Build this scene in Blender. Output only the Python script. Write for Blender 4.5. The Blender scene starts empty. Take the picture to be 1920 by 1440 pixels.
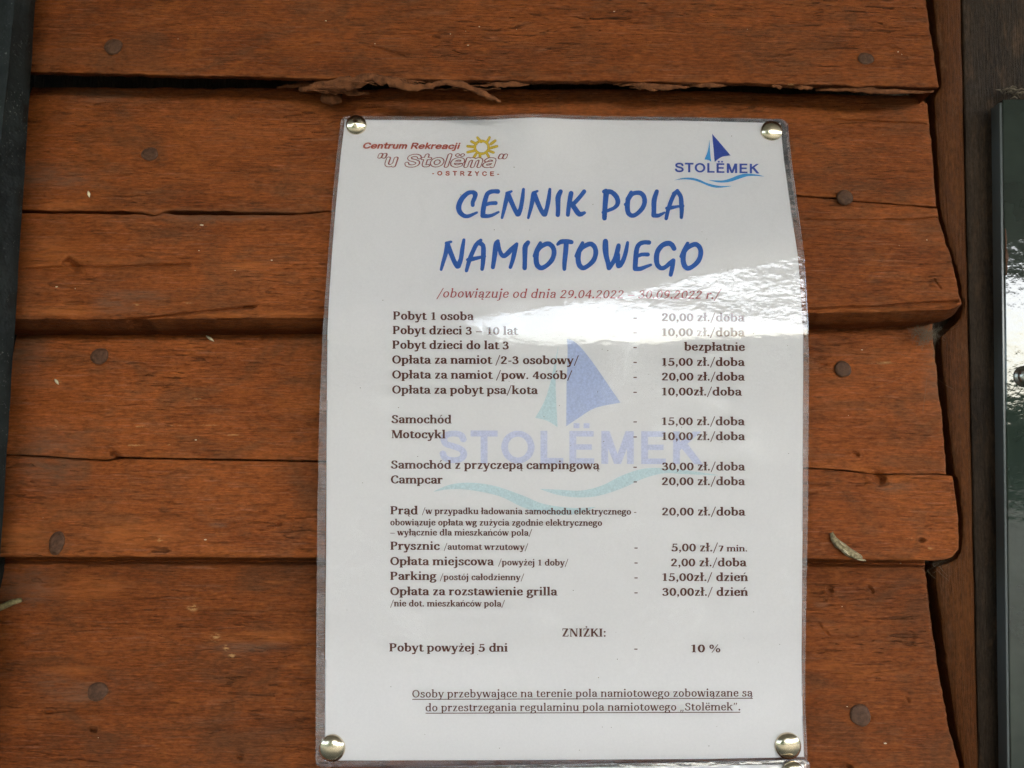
import bpy, math, random
import numpy as np
from mathutils import Vector, Matrix
from mathutils.geometry import delaunay_2d_cdt

random.seed(7)
SC = bpy.context.scene
COL = SC.collection

# ------------------------------------------------------------------ camera
CAM_D, CAM_H = 0.369, 1.5            # metres from the wall, height above the ground
PITCH, ROLL = math.radians(4.0), math.radians(0.7)
FPX = 1443.0                         # focal length in pixels of a 1920 wide picture
rot = Matrix.Rotation(math.pi / 2 + PITCH, 3, 'X') @ Matrix.Rotation(ROLL, 3, 'Z')
cam_d = bpy.data.cameras.new('camera')
cam_d.sensor_width = 36.0
cam_d.lens = 36.0 * FPX / 1920.0
cam_d.clip_start, cam_d.clip_end = 0.01, 500.0
cam_d.dof.use_dof = True
cam_d.dof.focus_distance = 0.342
cam_d.dof.aperture_fstop = 9.0
cam = bpy.data.objects.new('camera', cam_d)
cam.matrix_world = Matrix.Translation((0, -CAM_D, CAM_H)) @ rot.to_4x4()
COL.objects.link(cam)
SC.camera = cam

# ------------------------------------------------------------------ sky, sun, exposure
SUN_EL, SUN_AZ = math.radians(48), math.radians(150)     # high, behind the viewer's right shoulder
world = bpy.data.worlds.new('World')
SC.world = world
world.use_nodes = True
wn = world.node_tree.nodes
wl = world.node_tree.links
sky = wn.new('ShaderNodeTexSky')
sky.sky_type = 'NISHITA'
sky.sun_disc = False
sky.sun_elevation = SUN_EL
sky.sun_rotation = SUN_AZ
sky.dust_density = 3.0
sky.air_density = 1.2
bg = wn['Background']
bg.inputs['Strength'].default_value = 0.15
wl.new(sky.outputs[0], bg.inputs['Color'])
sun_d = bpy.data.lights.new('sun', 'SUN')
sun_d.energy = 1.2
sun_d.angle = math.radians(14)
sun_d.color = (1.0, 0.95, 0.88)
sun = bpy.data.objects.new('sun', sun_d)
sd = Vector((math.sin(SUN_AZ) * math.cos(SUN_EL), math.cos(SUN_AZ) * math.cos(SUN_EL), math.sin(SUN_EL)))
sun.rotation_euler = sd.to_track_quat('Z', 'Y').to_euler()
sun.location = (2, -4, 6)
COL.objects.link(sun)
SC.view_settings.view_transform = 'Standard'
SC.view_settings.look = 'None'
SC.cycles.use_denoising = True
SC.cycles.denoising_prefilter = 'NONE'
SC.cycles.blur_glossy = 0.3
SC.view_settings.gamma = 1.0
SC.view_settings.exposure = 3.38

# ------------------------------------------------------------------ measuring the photograph
FW = np.array(rot @ Vector((0, 0, -1)))
RT = np.array(rot @ Vector((1, 0, 0)))
UP = np.array(rot @ Vector((0, 1, 0)))
C0 = np.array((0.0, -CAM_D, CAM_H))


def survey(px, py, p_mm):
    """World point whose distance out from the wall plane is p_mm, sighted at a photo position."""
    px, py, p = np.broadcast_arrays(np.asarray(px, float), np.asarray(py, float), np.asarray(p_mm, float))
    d = FW + ((px - 960) / FPX)[..., None] * RT - ((py - 720) / FPX)[..., None] * UP
    t = (CAM_D - p * 0.001) / d[..., 1]
    return C0 + d * t[..., None]


def V(px, py, p):
    return Vector(survey(px, py, p))


_rng = np.random.RandomState(3)
_TAB = _rng.rand(256, 256)


def vnoise(x, y, seed=0):
    x = np.asarray(x, float) + seed * 17.31
    y = np.asarray(y, float) + seed * 9.77
    xi, yi = np.floor(x).astype(int), np.floor(y).astype(int)
    fx, fy = x - xi, y - yi
    fx = fx * fx * (3 - 2 * fx)
    fy = fy * fy * (3 - 2 * fy)
    a, b = _TAB[xi & 255, yi & 255], _TAB[(xi + 1) & 255, yi & 255]
    c, d = _TAB[xi & 255, (yi + 1) & 255], _TAB[(xi + 1) & 255, (yi + 1) & 255]
    return (a * (1 - fx) + b * fx) * (1 - fy) + (c * (1 - fx) + d * fx) * fy * 1.0 - 0.5


def fbm(x, y, seed=0, o=3):
    s, a = 0, 1.0
    for i in range(o):
        s = s + a * vnoise(x * 2 ** i, y * 2 ** i, seed + i)
        a *= 0.5
    return s


def smooth(a, b, x):
    t = np.clip((x - a) / (b - a), 0, 1)
    return t * t * (3 - 2 * t)


# ------------------------------------------------------------------ object helpers
def link(name, mesh, parent=None, mat=None):
    o = bpy.data.objects.new(name, mesh)
    COL.objects.link(o)
    if parent is not None:
        o.parent = parent
        o.matrix_parent_inverse = parent.matrix_world.inverted()
    if mat is not None and mesh is not None:
        for m in (mat if isinstance(mat, (list, tuple)) else [mat]):
            mesh.materials.append(m)
    return o


def tag(o, label=None, cat=None, group=None, kind=None):
    for k, v in (('label', label), ('category', cat), ('group', group), ('kind', kind)):
        if v:
            o[k] = v
    return o


def empty(name, loc=(0, 0, 0)):
    o = bpy.data.objects.new(name, None)
    o.location = loc
    o.empty_display_size = 0.02
    o.matrix_world = Matrix.Translation(loc)
    COL.objects.link(o)
    return o


def mesh_np(name, co, faces, smooth_on=True):
    """faces: (n,3) or (n,4) int array."""
    me = bpy.data.meshes.new(name)
    co = np.ascontiguousarray(co, dtype=np.float32).reshape(-1, 3)
    faces = np.ascontiguousarray(faces, dtype=np.int32)
    n, k = faces.shape
    me.vertices.add(len(co))
    me.vertices.foreach_set('co', co.ravel())
    me.loops.add(n * k)
    me.loops.foreach_set('vertex_index', faces.ravel())
    me.polygons.add(n)
    me.polygons.foreach_set('loop_start', np.arange(0, n * k, k, dtype=np.int32))
    me.update(calc_edges=True)
    me.validate()
    if smooth_on:
        me.polygons.foreach_set('use_smooth', np.ones(n, bool))
    else:
        me.polygons.foreach_set('use_smooth', np.zeros(n, bool))
    me.update()
    return me


def grid_faces(r, c, flip=False):
    i = np.arange(r * c).reshape(r, c)
    q = np.stack([i[:-1, :-1], i[1:, :-1], i[1:, 1:], i[:-1, 1:]], -1).reshape(-1, 4)
    return q[:, ::-1] if flip else q


def tube(name, pts, radii, mat, parent=None, seg=10, flat=1.0, rough=0.0, seed=0):
    """Closed tapered tube along 3-D points (metres)."""
    pts = [Vector(p) for p in pts]
    n = len(pts)
    co = []
    rr = random.Random(seed)
    for i, p in enumerate(pts):
        t = (pts[min(i + 1, n - 1)] - pts[max(i - 1, 0)]).normalized()
        a = t.cross(Vector((0, 1, 0)))
        if a.length < 1e-4:
            a = t.cross(Vector((1, 0, 0)))
        a.normalize()
        b = t.cross(a).normalized()
        for k in range(seg):
            th = 2 * math.pi * k / seg
            r = radii[i] * (1 + rough * (rr.random() - 0.5))
            co.append(p + a * (r * math.cos(th)) + b * (r * flat * math.sin(th)))
    co.append(pts[0])
    co.append(pts[-1])
    f = []
    for i in range(n - 1):
        for k in range(seg):
            a, b = i * seg + k, i * seg + (k + 1) % seg
            f.append((a, b, b + seg, a + seg))
    for k in range(seg):
        f.append((k, n * seg, (k + 1) % seg, k)[:3])
        f.append(((n - 1) * seg + k, (n - 1) * seg + (k + 1) % seg, n * seg + 1))
    me = bpy.data.meshes.new(name)
    me.from_pydata([tuple(v) for v in co], [], f)
    for p in me.polygons:
        p.use_smooth = True
    return link(name, me, parent, mat)


def lathe(name, prof, centre, mat, parent=None, seg=32, sx=1.0, sz=1.0, dent=0.0, seed=0, tilt=0.0):
    """Round head facing out of the wall; prof = [(radius, out)] in metres, from the rim at the back to the middle of the front."""
    co, f = [], []
    cx, cy, cz = centre
    for i, (r, h) in enumerate(prof):
        for k in range(seg):
            th = 2 * math.pi * k / seg
            rr = r * (1 + dent * math.sin(3 * th + seed) + 0.6 * dent * math.sin(5 * th + 2 * seed))
            dz = rr * sz * math.sin(th)
            co.append((cx + rr * sx * math.cos(th), cy - h + tilt * dz, cz + dz))
    n = len(prof)
    for i in range(n - 1):
        for k in range(seg):
            a, b = i * seg + k, i * seg + (k + 1) % seg
            f.append((a, b, b + seg, a + seg))
    f.append([(n - 1) * seg + k for k in range(seg)])
    me = bpy.data.meshes.new(name)
    me.from_pydata(co, [], f)
    for p in me.polygons:
        p.use_smooth = True
    return link(name, me, parent, mat)


# ------------------------------------------------------------------ materials
def new_mat(name):
    m = bpy.data.materials.new(name)
    m.use_nodes = True
    return m, m.node_tree.nodes, m.node_tree.links, m.node_tree.nodes['Principled BSDF']


def noise_node(n, l, vec, scale, detail=3, rough=0.55, mapping=None, dist=0.0):
    t = n.new('ShaderNodeTexNoise')
    t.inputs['Scale'].default_value = scale
    t.inputs['Detail'].default_value = detail
    t.inputs['Roughness'].default_value = rough
    t.inputs['Distortion'].default_value = dist
    if mapping is not None:
        mp = n.new('ShaderNodeMapping')
        mp.inputs['Scale'].default_value = mapping
        l.new(vec, mp.inputs['Vector'])
        vec = mp.outputs[0]
    l.new(vec, t.inputs['Vector'])
    return t.outputs['Fac']


def ramp(n, l, fac, stops):
    r = n.new('ShaderNodeValToRGB')
    els = r.color_ramp.elements
    while len(els) < len(stops):
        els.new(0.5)
    for e, (p, c) in zip(els, stops):
        e.position = p
        e.color = (*c, 1) if len(c) == 3 else c
    l.new(fac, r.inputs['Fac'])
    return r.outputs['Color']


def mix(n, l, fac, a, b, mode='MIX'):
    m = n.new('ShaderNodeMix')
    m.data_type = 'RGBA'
    m.blend_type = mode
    for sock, v in ((m.inputs[0], fac), (m.inputs[6], a), (m.inputs[7], b)):
        if isinstance(v, (int, float)):
            sock.default_value = v
        elif isinstance(v, tuple):
            sock.default_value = (*v, 1)
        else:
            l.new(v, sock)
    return m.outputs[2]


def math_node(n, l, op, a, b=None, clamp=False):
    m = n.new('ShaderNodeMath')
    m.operation = op
    m.use_clamp = clamp
    for s, v in zip(m.inputs, (a, b)):
        if v is None:
            continue
        if isinstance(v, (int, float)):
            s.default_value = v
        else:
            l.new(v, s)
    return m.outputs[0]


def bump_node(n, l, h, strength, dist, normal=None):
    b = n.new('ShaderNodeBump')
    b.inputs['Strength'].default_value = strength
    b.inputs['Distance'].default_value = dist
    l.new(h, b.inputs['Height'])
    if normal is not None:
        l.new(normal, b.inputs['Normal'])
    return b.outputs[0]


def object_vec(n, l):
    """Object coordinates shifted by a different amount on each object."""
    tc = n.new('ShaderNodeTexCoord')
    oi = n.new('ShaderNodeObjectInfo')
    sc = math_node(n, l, 'MULTIPLY', oi.outputs['Random'], 3.7)
    cmb = n.new('ShaderNodeCombineXYZ')
    l.new(sc, cmb.inputs[0])
    l.new(sc, cmb.inputs[2])
    ad = n.new('ShaderNodeVectorMath')
    ad.operation = 'ADD'
    l.new(tc.outputs['Object'], ad.inputs[0])
    l.new(cmb.outputs[0], ad.inputs[1])
    return ad.outputs[0]


def wood_material(name, base, dark, light, vertical=False, wear=True):
    m, n, l, bsdf = new_mat(name)
    vec = object_vec(n, l)
    ax = (lambda a, b: (b, b, a)) if vertical else (lambda a, b: (a, b, b))
    # slow warp of the grain
    fibre = noise_node(n, l, vec, 1.0, 4, 0.62, ax(62, 1150), 0.3)
    fine = noise_node(n, l, vec, 1.0, 3, 0.6, ax(170, 2300), 0.2)
    patch = noise_node(n, l, vec, 1.0, 3, 0.6, ax(16, 60), 0.5)
    blot = noise_node(n, l, vec, 1.0, 4, 0.65, ax(45, 150), 0.8)
    streak = noise_node(n, l, vec, 1.0, 2, 0.5, ax(75, 600), 0.8)
    gate = noise_node(n, l, vec, 1.0, 2, 0.5, ax(14, 30), 0.0)
    col = ramp(n, l, patch, [(0.30, dark), (0.5, base), (0.70, light)])
    col = mix(n, l, math_node(n, l, 'MULTIPLY', ramp(n, l, fibre, [(0.35, (0, 0, 0)), (0.68, (1, 1, 1))]), 0.38), col, tuple(c * 0.5 for c in base))
    col = mix(n, l, math_node(n, l, 'MULTIPLY', ramp(n, l, fine, [(0.42, (0, 0, 0)), (0.7, (1, 1, 1))]), 0.36), col, tuple(min(1, c * 1.45) for c in light))
    col = mix(n, l, math_node(n, l, 'MULTIPLY', ramp(n, l, blot, [(0.52, (0, 0, 0)), (0.72, (1, 1, 1))]), 0.35), col, (0.16, 0.085, 0.045))
    line = noise_node(n, l, vec, 1.0, 2, 0.5, ax(24, 1250), 0.25)
    col = mix(n, l, math_node(n, l, 'MULTIPLY', ramp(n, l, line, [(0.58, (0, 0, 0)), (0.68, (1, 1, 1))]), 0.26), col, tuple(c * 0.40 for c in base))
    pale = noise_node(n, l, vec, 1.0, 2, 0.5, ax(52, 1500), 0.6)
    if wear:
        col = mix(n, l, math_node(n, l, 'MULTIPLY', ramp(n, l, pale, [(0.60, (0, 0, 0)), (0.70, (1, 1, 1))]), 0.40), col, (0.34, 0.14, 0.075))
        # broad weathering: sooty film, thin orange places
        wide = noise_node(n, l, vec, 1.0, 4, 0.65, (22, 40, 40) if not vertical else (40, 40, 22), 1.2)
        col = mix(n, l, math_node(n, l, 'MULTIPLY', ramp(n, l, wide, [(0.50, (0, 0, 0)), (0.66, (1, 1, 1))]), 0.50), col, (0.115, 0.048, 0.020))
        col = mix(n, l, math_node(n, l, 'MULTIPLY', ramp(n, l, wide, [(0.30, (1, 1, 1)), (0.42, (0, 0, 0))]), 0.45), col, (0.33, 0.095, 0.020))
        tn = n.new('ShaderNodeAttribute')
        tn.attribute_name = 'tone'
        col = mix(n, l, 1.0, col, tn.outputs['Color'], 'MULTIPLY')
    at = n.new('ShaderNodeAttribute')
    at.attribute_name = 'checks'
    mott = noise_node(n, l, vec, 1.0, 4, 0.7, ax(330, 900), 0.3)
    col = mix(n, l, 1.0, col, ramp(n, l, mott, [(0.30, (0.64, 0.62, 0.60)), (0.5, (1.0, 1.0, 1.0)), (0.70, (1.32, 1.34, 1.38))]), 'MULTIPLY')
    # short open checks in the paint, in some areas only
    sk = math_node(n, l, 'MULTIPLY', ramp(n, l, streak, [(0.615, (0, 0, 0)), (0.68, (1, 1, 1))]), ramp(n, l, gate, [(0.42, (0.1, 0.1, 0.1)), (0.62, (1, 1, 1))]))
    sk = math_node(n, l, 'MULTIPLY', sk, at.outputs['Fac'])
    col = mix(n, l, math_node(n, l, 'MULTIPLY', sk, 0.75), col, (0.045, 0.018, 0.008))
    if wear:
        for an, c, s in (('raw', (0.42, 0.125, 0.030), 0.6), ('grey', (0.15, 0.095, 0.062), 0.5), ('pale', (0.55, 0.30, 0.12), 0.8)):
            at = n.new('ShaderNodeAttribute')
            at.attribute_name = an
            nz = noise_node(n, l, vec, 1.0, 3, 0.6, ax(90, 420) if an != 'pale' else ax(420, 900), 0.5)
            f = math_node(n, l, 'MULTIPLY', at.outputs['Fac'], ramp(n, l, nz, [(0.3, (0.1, 0.1, 0.1)), (0.6, (1, 1, 1))] if an != 'pale' else [(0.46, (0, 0, 0)), (0.54, (1, 1, 1))]))
            col = mix(n, l, math_node(n, l, 'MULTIPLY', f, s), col, c)
    l.new(col, bsdf.inputs['Base Color'])
    h = math_node(n, l, 'ADD', math_node(n, l, 'MULTIPLY', fibre, 0.55), math_node(n, l, 'MULTIPLY', fine, 0.3))
    h = math_node(n, l, 'SUBTRACT', h, math_node(n, l, 'MULTIPLY', sk, 0.9))
    l.new(bump_node(n, l, h, 1.0, 0.0015), bsdf.inputs['Normal'])
    rg = ramp(n, l, blot, [(0.3, (0.46, 0.46, 0.46)), (0.7, (0.68, 0.68, 0.68))])
    l.new(rg, bsdf.inputs['Roughness'])
    bsdf.inputs['Specular IOR Level'].default_value = 0.10
    return m


MAT = {}
MAT['wood'] = wood_material('red_brown_painted_wood', (0.230, 0.060, 0.0138), (0.148, 0.037, 0.0095), (0.300, 0.080, 0.019))
MAT['trim'] = wood_material('red_brown_trim_wood', (0.088, 0.027, 0.0055), (0.066, 0.019, 0.004), (0.108, 0.034, 0.007), True, False)  # base darkened to stand for the shade of the recess
MAT['dark_wood'] = wood_material('dark_stained_wood', (0.036, 0.024, 0.016), (0.018, 0.012, 0.009), (0.060, 0.038, 0.024), True, False)


def simple(name, col, rough, metal=0.0, spec=0.5, bump=None, var=0.0, vscale=300):
    m, n, l, bsdf = new_mat(name)
    bsdf.inputs['Base Color'].default_value = (*col, 1)
    bsdf.inputs['Roughness'].default_value = rough
    bsdf.inputs['Metallic'].default_value = metal
    bsdf.inputs['Specular IOR Level'].default_value = spec
    tc = n.new('ShaderNodeTexCoord')
    if var:
        f = noise_node(n, l, tc.outputs['Object'], vscale, 4, 0.6)
        c = ramp(n, l, f, [(0.3, tuple(x * (1 - var) for x in col)), (0.7, tuple(min(1, x * (1 + var)) for x in col))])
        l.new(c, bsdf.inputs['Base Color'])
    if bump:
        f = noise_node(n, l, tc.outputs['Object'], bump[0], 3, 0.6)
        l.new(bump_node(n, l, f, bump[1], bump[2]), bsdf.inputs['Normal'])
    return m


MAT['nail'] = simple('painted_nail_head', (0.088, 0.040, 0.021), 0.6, 0.0, 0.2, (700, 1.0, 0.0006), 0.35, 500)
MAT['paper'] = simple('white_paper', (0.80, 0.772, 0.775), 0.9, 0, 0.1, (2500, 0.25, 0.00006), 0.02, 900)
MAT['tack'] = simple('nickel_tack', (0.78, 0.66, 0.49), 0.22, 1.0, 0.5, (700, 0.25, 0.0002), 0.12, 400)
MAT['twig'] = simple('twig_bark', (0.20, 0.155, 0.07), 0.8, 0, 0.2, (1500, 0.8, 0.0004), 0.5, 900)
MAT['straw'] = simple('dry_straw', (0.30, 0.235, 0.135), 0.8, 0, 0.2, (1800, 0.8, 0.0004), 0.6, 700)
MAT['web'] = simple('dusty_web', (0.17, 0.135, 0.095), 0.9, 0, 0.1)
MAT['speck'] = simple('pale_speck', (0.72, 0.60, 0.42), 0.8, 0, 0.2)
MAT['husk'] = simple('seed_husk', (0.70, 0.58, 0.38), 0.6, 0, 0.3, None, 0.3, 900)
MAT['splinter'] = simple('torn_wood_fibre', (0.165, 0.058, 0.021), 0.85, 0, 0.2, (900, 0.8, 0.0006), 0.55, 260)
MAT['bolt'] = simple('grey_bolt_steel', (0.42, 0.40, 0.36), 0.32, 1.0, 0.5, None, 0.25, 300)
MAT['edge_metal'] = simple('panel_edge', (0.09, 0.10, 0.10), 0.22, 0.0, 0.6)


def ink(name, col):
    return simple(name, col, 0.8, 0, 0.2, None, 0.12, 1200)


MAT['brown_ink'] = ink('brown_ink', (0.125, 0.041, 0.031))
MAT['blue_ink'] = ink('blue_ink', (0.050, 0.155, 0.49))
MAT['red_ink'] = ink('red_ink', (0.42, 0.080, 0.085))
MAT['rust_ink'] = ink('rust_ink', (0.46, 0.105, 0.070))
MAT['maroon_ink'] = ink('maroon_ink', (0.30, 0.075, 0.070))
MAT['yellow_ink'] = ink('yellow_ink', (0.72, 0.52, 0.055))
MAT['ochre_ink'] = ink('ochre_ink', (0.50, 0.36, 0.05))
MAT['indigo_ink'] = ink('indigo_ink', (0.060, 0.105, 0.42))
MAT['sky_ink'] = ink('light_blue_ink', (0.08, 0.36, 0.68))
MAT['white_ink'] = ink('blank_letter_fill', (0.80, 0.77, 0.75))
MAT['pale_lilac'] = ink('pale_lilac_ink', (0.63, 0.64, 0.79))
MAT['pale_blue'] = ink('pale_blue_ink', (0.52, 0.57, 0.76))
MAT['pale_teal'] = ink('pale_teal_ink', (0.60, 0.71, 0.74))


def film_material(name, milk, tint=(0.97, 0.97, 0.97)):
    m = bpy.data.materials.new(name)
    m.use_nodes = True
    n, l = m.node_tree.nodes, m.node_tree.links
    n.clear()
    out = n.new('ShaderNodeOutputMaterial')
    tc = n.new('ShaderNodeTexCoord')
    tr = n.new('ShaderNodeBsdfTransparent')
    tr.inputs[0].default_value = (*tint, 1)
    gl = n.new('ShaderNodeBsdfGlossy')
    gl.inputs['Roughness'].default_value = 0.03
    a = noise_node(n, l, tc.outputs['Object'], 1.0, 1.5, 0.5, (330, 330, 560))
    b = noise_node(n, l, tc.outputs['Object'], 110, 2, 0.5)
    h = math_node(n, l, 'ADD', math_node(n, l, 'MULTIPLY', a, 0.30), math_node(n, l, 'MULTIPLY', b, 0.35))
    nm = bump_node(n, l, h, 1.0, 0.00016)
    l.new(nm, gl.inputs['Normal'])
    fr = n.new('ShaderNodeFresnel')
    fr.inputs['IOR'].default_value = 1.56
    l.new(nm, fr.inputs['Normal'])
    base = tr.outputs[0]
    if not milk:        # patches of added rough gloss imitate hazy reflections on the plastic
        df = n.new('ShaderNodeBsdfGlossy')
        df.inputs['Roughness'].default_value = 0.30
        c = noise_node(n, l, tc.outputs['Object'], 1.0, 5, 0.68, (42, 42, 42), 1.2)
        l.new(ramp(n, l, c, [(0.52, (0, 0, 0)), (0.70, (0.060, 0.061, 0.064))]), df.inputs[0])
        ad = n.new('ShaderNodeAddShader')
        l.new(base, ad.inputs[0])
        l.new(df.outputs[0], ad.inputs[1])
        base = ad.outputs[0]
    if milk:
        df = n.new('ShaderNodeBsdfDiffuse')
        df.inputs[0].default_value = (0.60, 0.55, 0.56, 1)
        ms = n.new('ShaderNodeMixShader')
        c = noise_node(n, l, tc.outputs['Object'], 150, 3, 0.6)
        f = ramp(n, l, c, [(0.35, (milk * 0.5,) * 3), (0.75, (milk * 1.7,) * 3)])
        l.new(f, ms.inputs[0])
        l.new(base, ms.inputs[1])
        l.new(df.outputs[0], ms.inputs[2])
        base = ms.outputs[0]
    mx = n.new('ShaderNodeMixShader')
    l.new(fr.outputs[0], mx.inputs[0])
    l.new(base, mx.inputs[1])
    l.new(gl.outputs[0], mx.inputs[2])
    l.new(mx.outputs[0], out.inputs[0])
    return m


MAT['film'] = film_material('clear_laminate', 0.0)
MAT['film_margin'] = film_material('laminate_margin', 0.2, (0.93, 0.92, 0.93))


def black_paint():
    m, n, l, bsdf = new_mat('dusty_black_paint')
    tc = n.new('ShaderNodeTexCoord')
    v = tc.outputs['Object']
    big = noise_node(n, l, v, 60, 4, 0.65)
    col = ramp(n, l, big, [(0.35, (0.004, 0.005, 0.005)), (0.7, (0.017, 0.020, 0.018))])
    dust = noise_node(n, l, v, 900, 2, 0.6)
    gate = noise_node(n, l, v, 90, 3, 0.6)
    f = math_node(n, l, 'MULTIPLY', ramp(n, l, dust, [(0.62, (0, 0, 0)), (0.72, (1, 1, 1))]), ramp(n, l, gate, [(0.42, (0, 0, 0)), (0.65, (1, 1, 1))]))
    col = mix(n, l, math_node(n, l, 'MULTIPLY', f, 0.6), col, (0.24, 0.25, 0.22))
    l.new(col, bsdf.inputs['Base Color'])
    bsdf.inputs['Roughness'].default_value = 0.55
    bsdf.inputs['Specular IOR Level'].default_value = 0.2
    l.new(bump_node(n, l, big, 0.8, 0.002), bsdf.inputs['Normal'])
    return m


def panel_gloss():
    m, n, l, bsdf = new_mat('glossy_dark_green_panel')
    tc = n.new('ShaderNodeTexCoord')
    v = tc.outputs['Object']
    big = noise_node(n, l, v, 25, 4, 0.6, (1, 1, 1))
    l.new(ramp(n, l, big, [(0.35, (0.018, 0.024, 0.020)), (0.7, (0.032, 0.043, 0.034))]), bsdf.inputs['Base Color'])
    bsdf.inputs['Roughness'].default_value = 0.06
    a = noise_node(n, l, v, 260, 3, 0.55)
    b = noise_node(n, l, v, 60, 2, 0.5)
    h = math_node(n, l, 'ADD', math_node(n, l, 'MULTIPLY', a, 0.4), b)
    l.new(bump_node(n, l, h, 0.55, 0.0005), bsdf.inputs['Normal'])
    bsdf.inputs['Specular IOR Level'].default_value = 0.8
    return m


MAT['black'] = black_paint()
MAT['panel'] = panel_gloss()


def ground_mat():
    m, n, l, bsdf = new_mat('grass_ground')
    tc = n.new('ShaderNodeTexCoord')
    f = noise_node(n, l, tc.outputs['Object'], 1.3, 6, 0.65)
    l.new(ramp(n, l, f, [(0.35, (0.024, 0.026, 0.015)), (0.55, (0.034, 0.037, 0.020)), (0.75, (0.044, 0.041, 0.030))]), bsdf.inputs['Base Color'])
    bsdf.inputs['Roughness'].default_value = 0.9
    return m


MAT['ground'] = ground_mat()
MAT['leaves'] = simple('tree_foliage', (0.05, 0.075, 0.025), 0.8, 0, 0.2, None, 0.5, 1.5)
MAT['roof'] = simple('pale_bounce_roof', (0.42, 0.40, 0.37), 0.8, 0, 0.2, None, 0.3, 8)  # made pale to bounce light onto the upper sheet


# ------------------------------------------------------------------ the place round the wall
def box_mesh(name, x0, x1, y0, y1, z0, z1):
    co = [(x, y, z) for x in (x0, x1) for y in (y0, y1) for z in (z0, z1)]
    f = [(0, 1, 3, 2), (4, 6, 7, 5), (0, 4, 5, 1), (2, 3, 7, 6), (0, 2, 6, 4), (1, 5, 7, 3)]
    me = bpy.data.meshes.new(name)
    me.from_pydata(co, [], f)
    me.update()
    return me


gm = bpy.data.meshes.new('ground')
gm.from_pydata([(-80, -80, 0), (80, -80, 0), (80, 30, 0), (-80, 30, 0)], [], [(0, 1, 2, 3)])
tag(link('ground', gm, None, MAT['ground']), kind='structure')
# unseen sheltering roof, sized to shape the light; its eave shuts off the sky above about 15 degrees
tag(link('roof_overhang', box_mesh('roof_overhang', -5.0, 5.0, -5.0, 0.30, CAM_H + 1.455, CAM_H + 1.60), None, MAT['roof']), kind='structure')


def treeline():
    az = np.radians(np.linspace(-125, 125, 520))
    nr = 46
    top_deg = np.interp(np.degrees(az), [-125, -100, -80, -32, -26, -6, -1, 10, 40, 60, 90, 105, 125], [24, 24, 7, 6.5, 20, 21, 8.5, 5.8, 6.0, 7.0, 7.5, 24, 24])
    top_deg = top_deg + 1.2 * vnoise(np.degrees(az) / 3.0, np.zeros_like(az), 4) + 1.0 * vnoise(np.degrees(az) / 0.8, np.zeros_like(az), 5)
    R = 22.0
    zt = CAM_H + R * np.tan(np.radians(top_deg))
    t = np.linspace(0, 1, nr)[:, None]
    z = t * zt[None, :]
    a = np.degrees(az)[None, :]
    r = R + 1.8 * np.sqrt(np.clip(t, 0, 1)) + 2.0 * fbm(a / 4.0 + 0 * t, z / 1.6, 8, 4)
    co = np.stack([r * np.sin(az)[None, :], -r * np.cos(az)[None, :], z], -1)
    back = co[-1:].copy()
    back[..., :2] *= 1.12
    foot = back.copy()
    foot[..., 2] = 0
    co = np.concatenate([co, back, foot], 0)
    me = mesh_np('treeline', co, grid_faces(nr + 2, len(az)), True)
    tag(link('treeline', me, None, MAT['leaves']), kind='stuff')


treeline()

# ------------------------------------------------------------------ the boarded wall
wall = tag(empty('wooden_wall', (0, 0, 0)), 'red-brown painted wall of lapped horizontal wooden boards behind the notices', 'wall')
link('wall_backing', box_mesh('wall_backing', -1.6, 1.6, 0.018, 0.10, 0.0, CAM_H + 1.45), wall, MAT['dark_wood'])

WEAR_AND_HIGHLIGHTS = {
    'raw': [(110, 582, 75, 11), (540, 592, 75, 8), (420, 592, 70, 5), (1650, 584, 150, 6), (130, 1258, 48, 8), (1540, 1250, 90, 6), (1640, 1262, 50, 5),
            (480, 1195, 100, 12), (470, 500, 60, 8), (170, 488, 70, 6), (120, 385, 60, 8), (560, 1247, 30, 6), (520, 1091, 22, 4), (1570, 1180, 45, 8), (100, 480, 60, 30),
            (30, 1010, 50, 40), (250, 1000, 80, 25), (1440, 160, 25, 4), (150, 1100, 90, 22)],
    'grey': [(215, 570, 38, 26), (250, 555, 60, 12), (95, 1275, 40, 14), (470, 1215, 70, 12), (150, 1300, 60, 22), (190, 178, 70, 14), (50, 1100, 60, 40), (1540, 1133, 14, 6),
             (1760, 700, 30, 50), (400, 405, 150, 12), (40, 660, 50, 60), (100, 860, 60, 60), (60, 330, 70, 25), (410, 984, 18, 5), (130, 340, 40, 18), (1680, 915, 40, 10)],
    'pale': [(361, 1140, 9, 6), (404, 1195, 8, 7), (424, 1215, 5, 5), (435, 1229, 6, 4), (300, 1010, 6, 5), (108, 715, 5, 4), (250, 835, 20, 1.2), (330, 798, 12, 1.0), (265, 799, 14, 1.0), (390, 797, 16, 1.0),  # thinnest lines are grain highlights painted into the colour
             (435, 815, 14, 1.0), (110, 800, 15, 1.5), (320, 835, 6, 1.4), (1708, 1010, 8, 2), (1740, 1028, 7, 2), (370, 748, 10, 1.0), (255, 572, 6, 1.4), (350, 568, 8, 1.2), (1484, 159, 7, 2.5), (1655, 680, 20, 2)],
}
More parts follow.
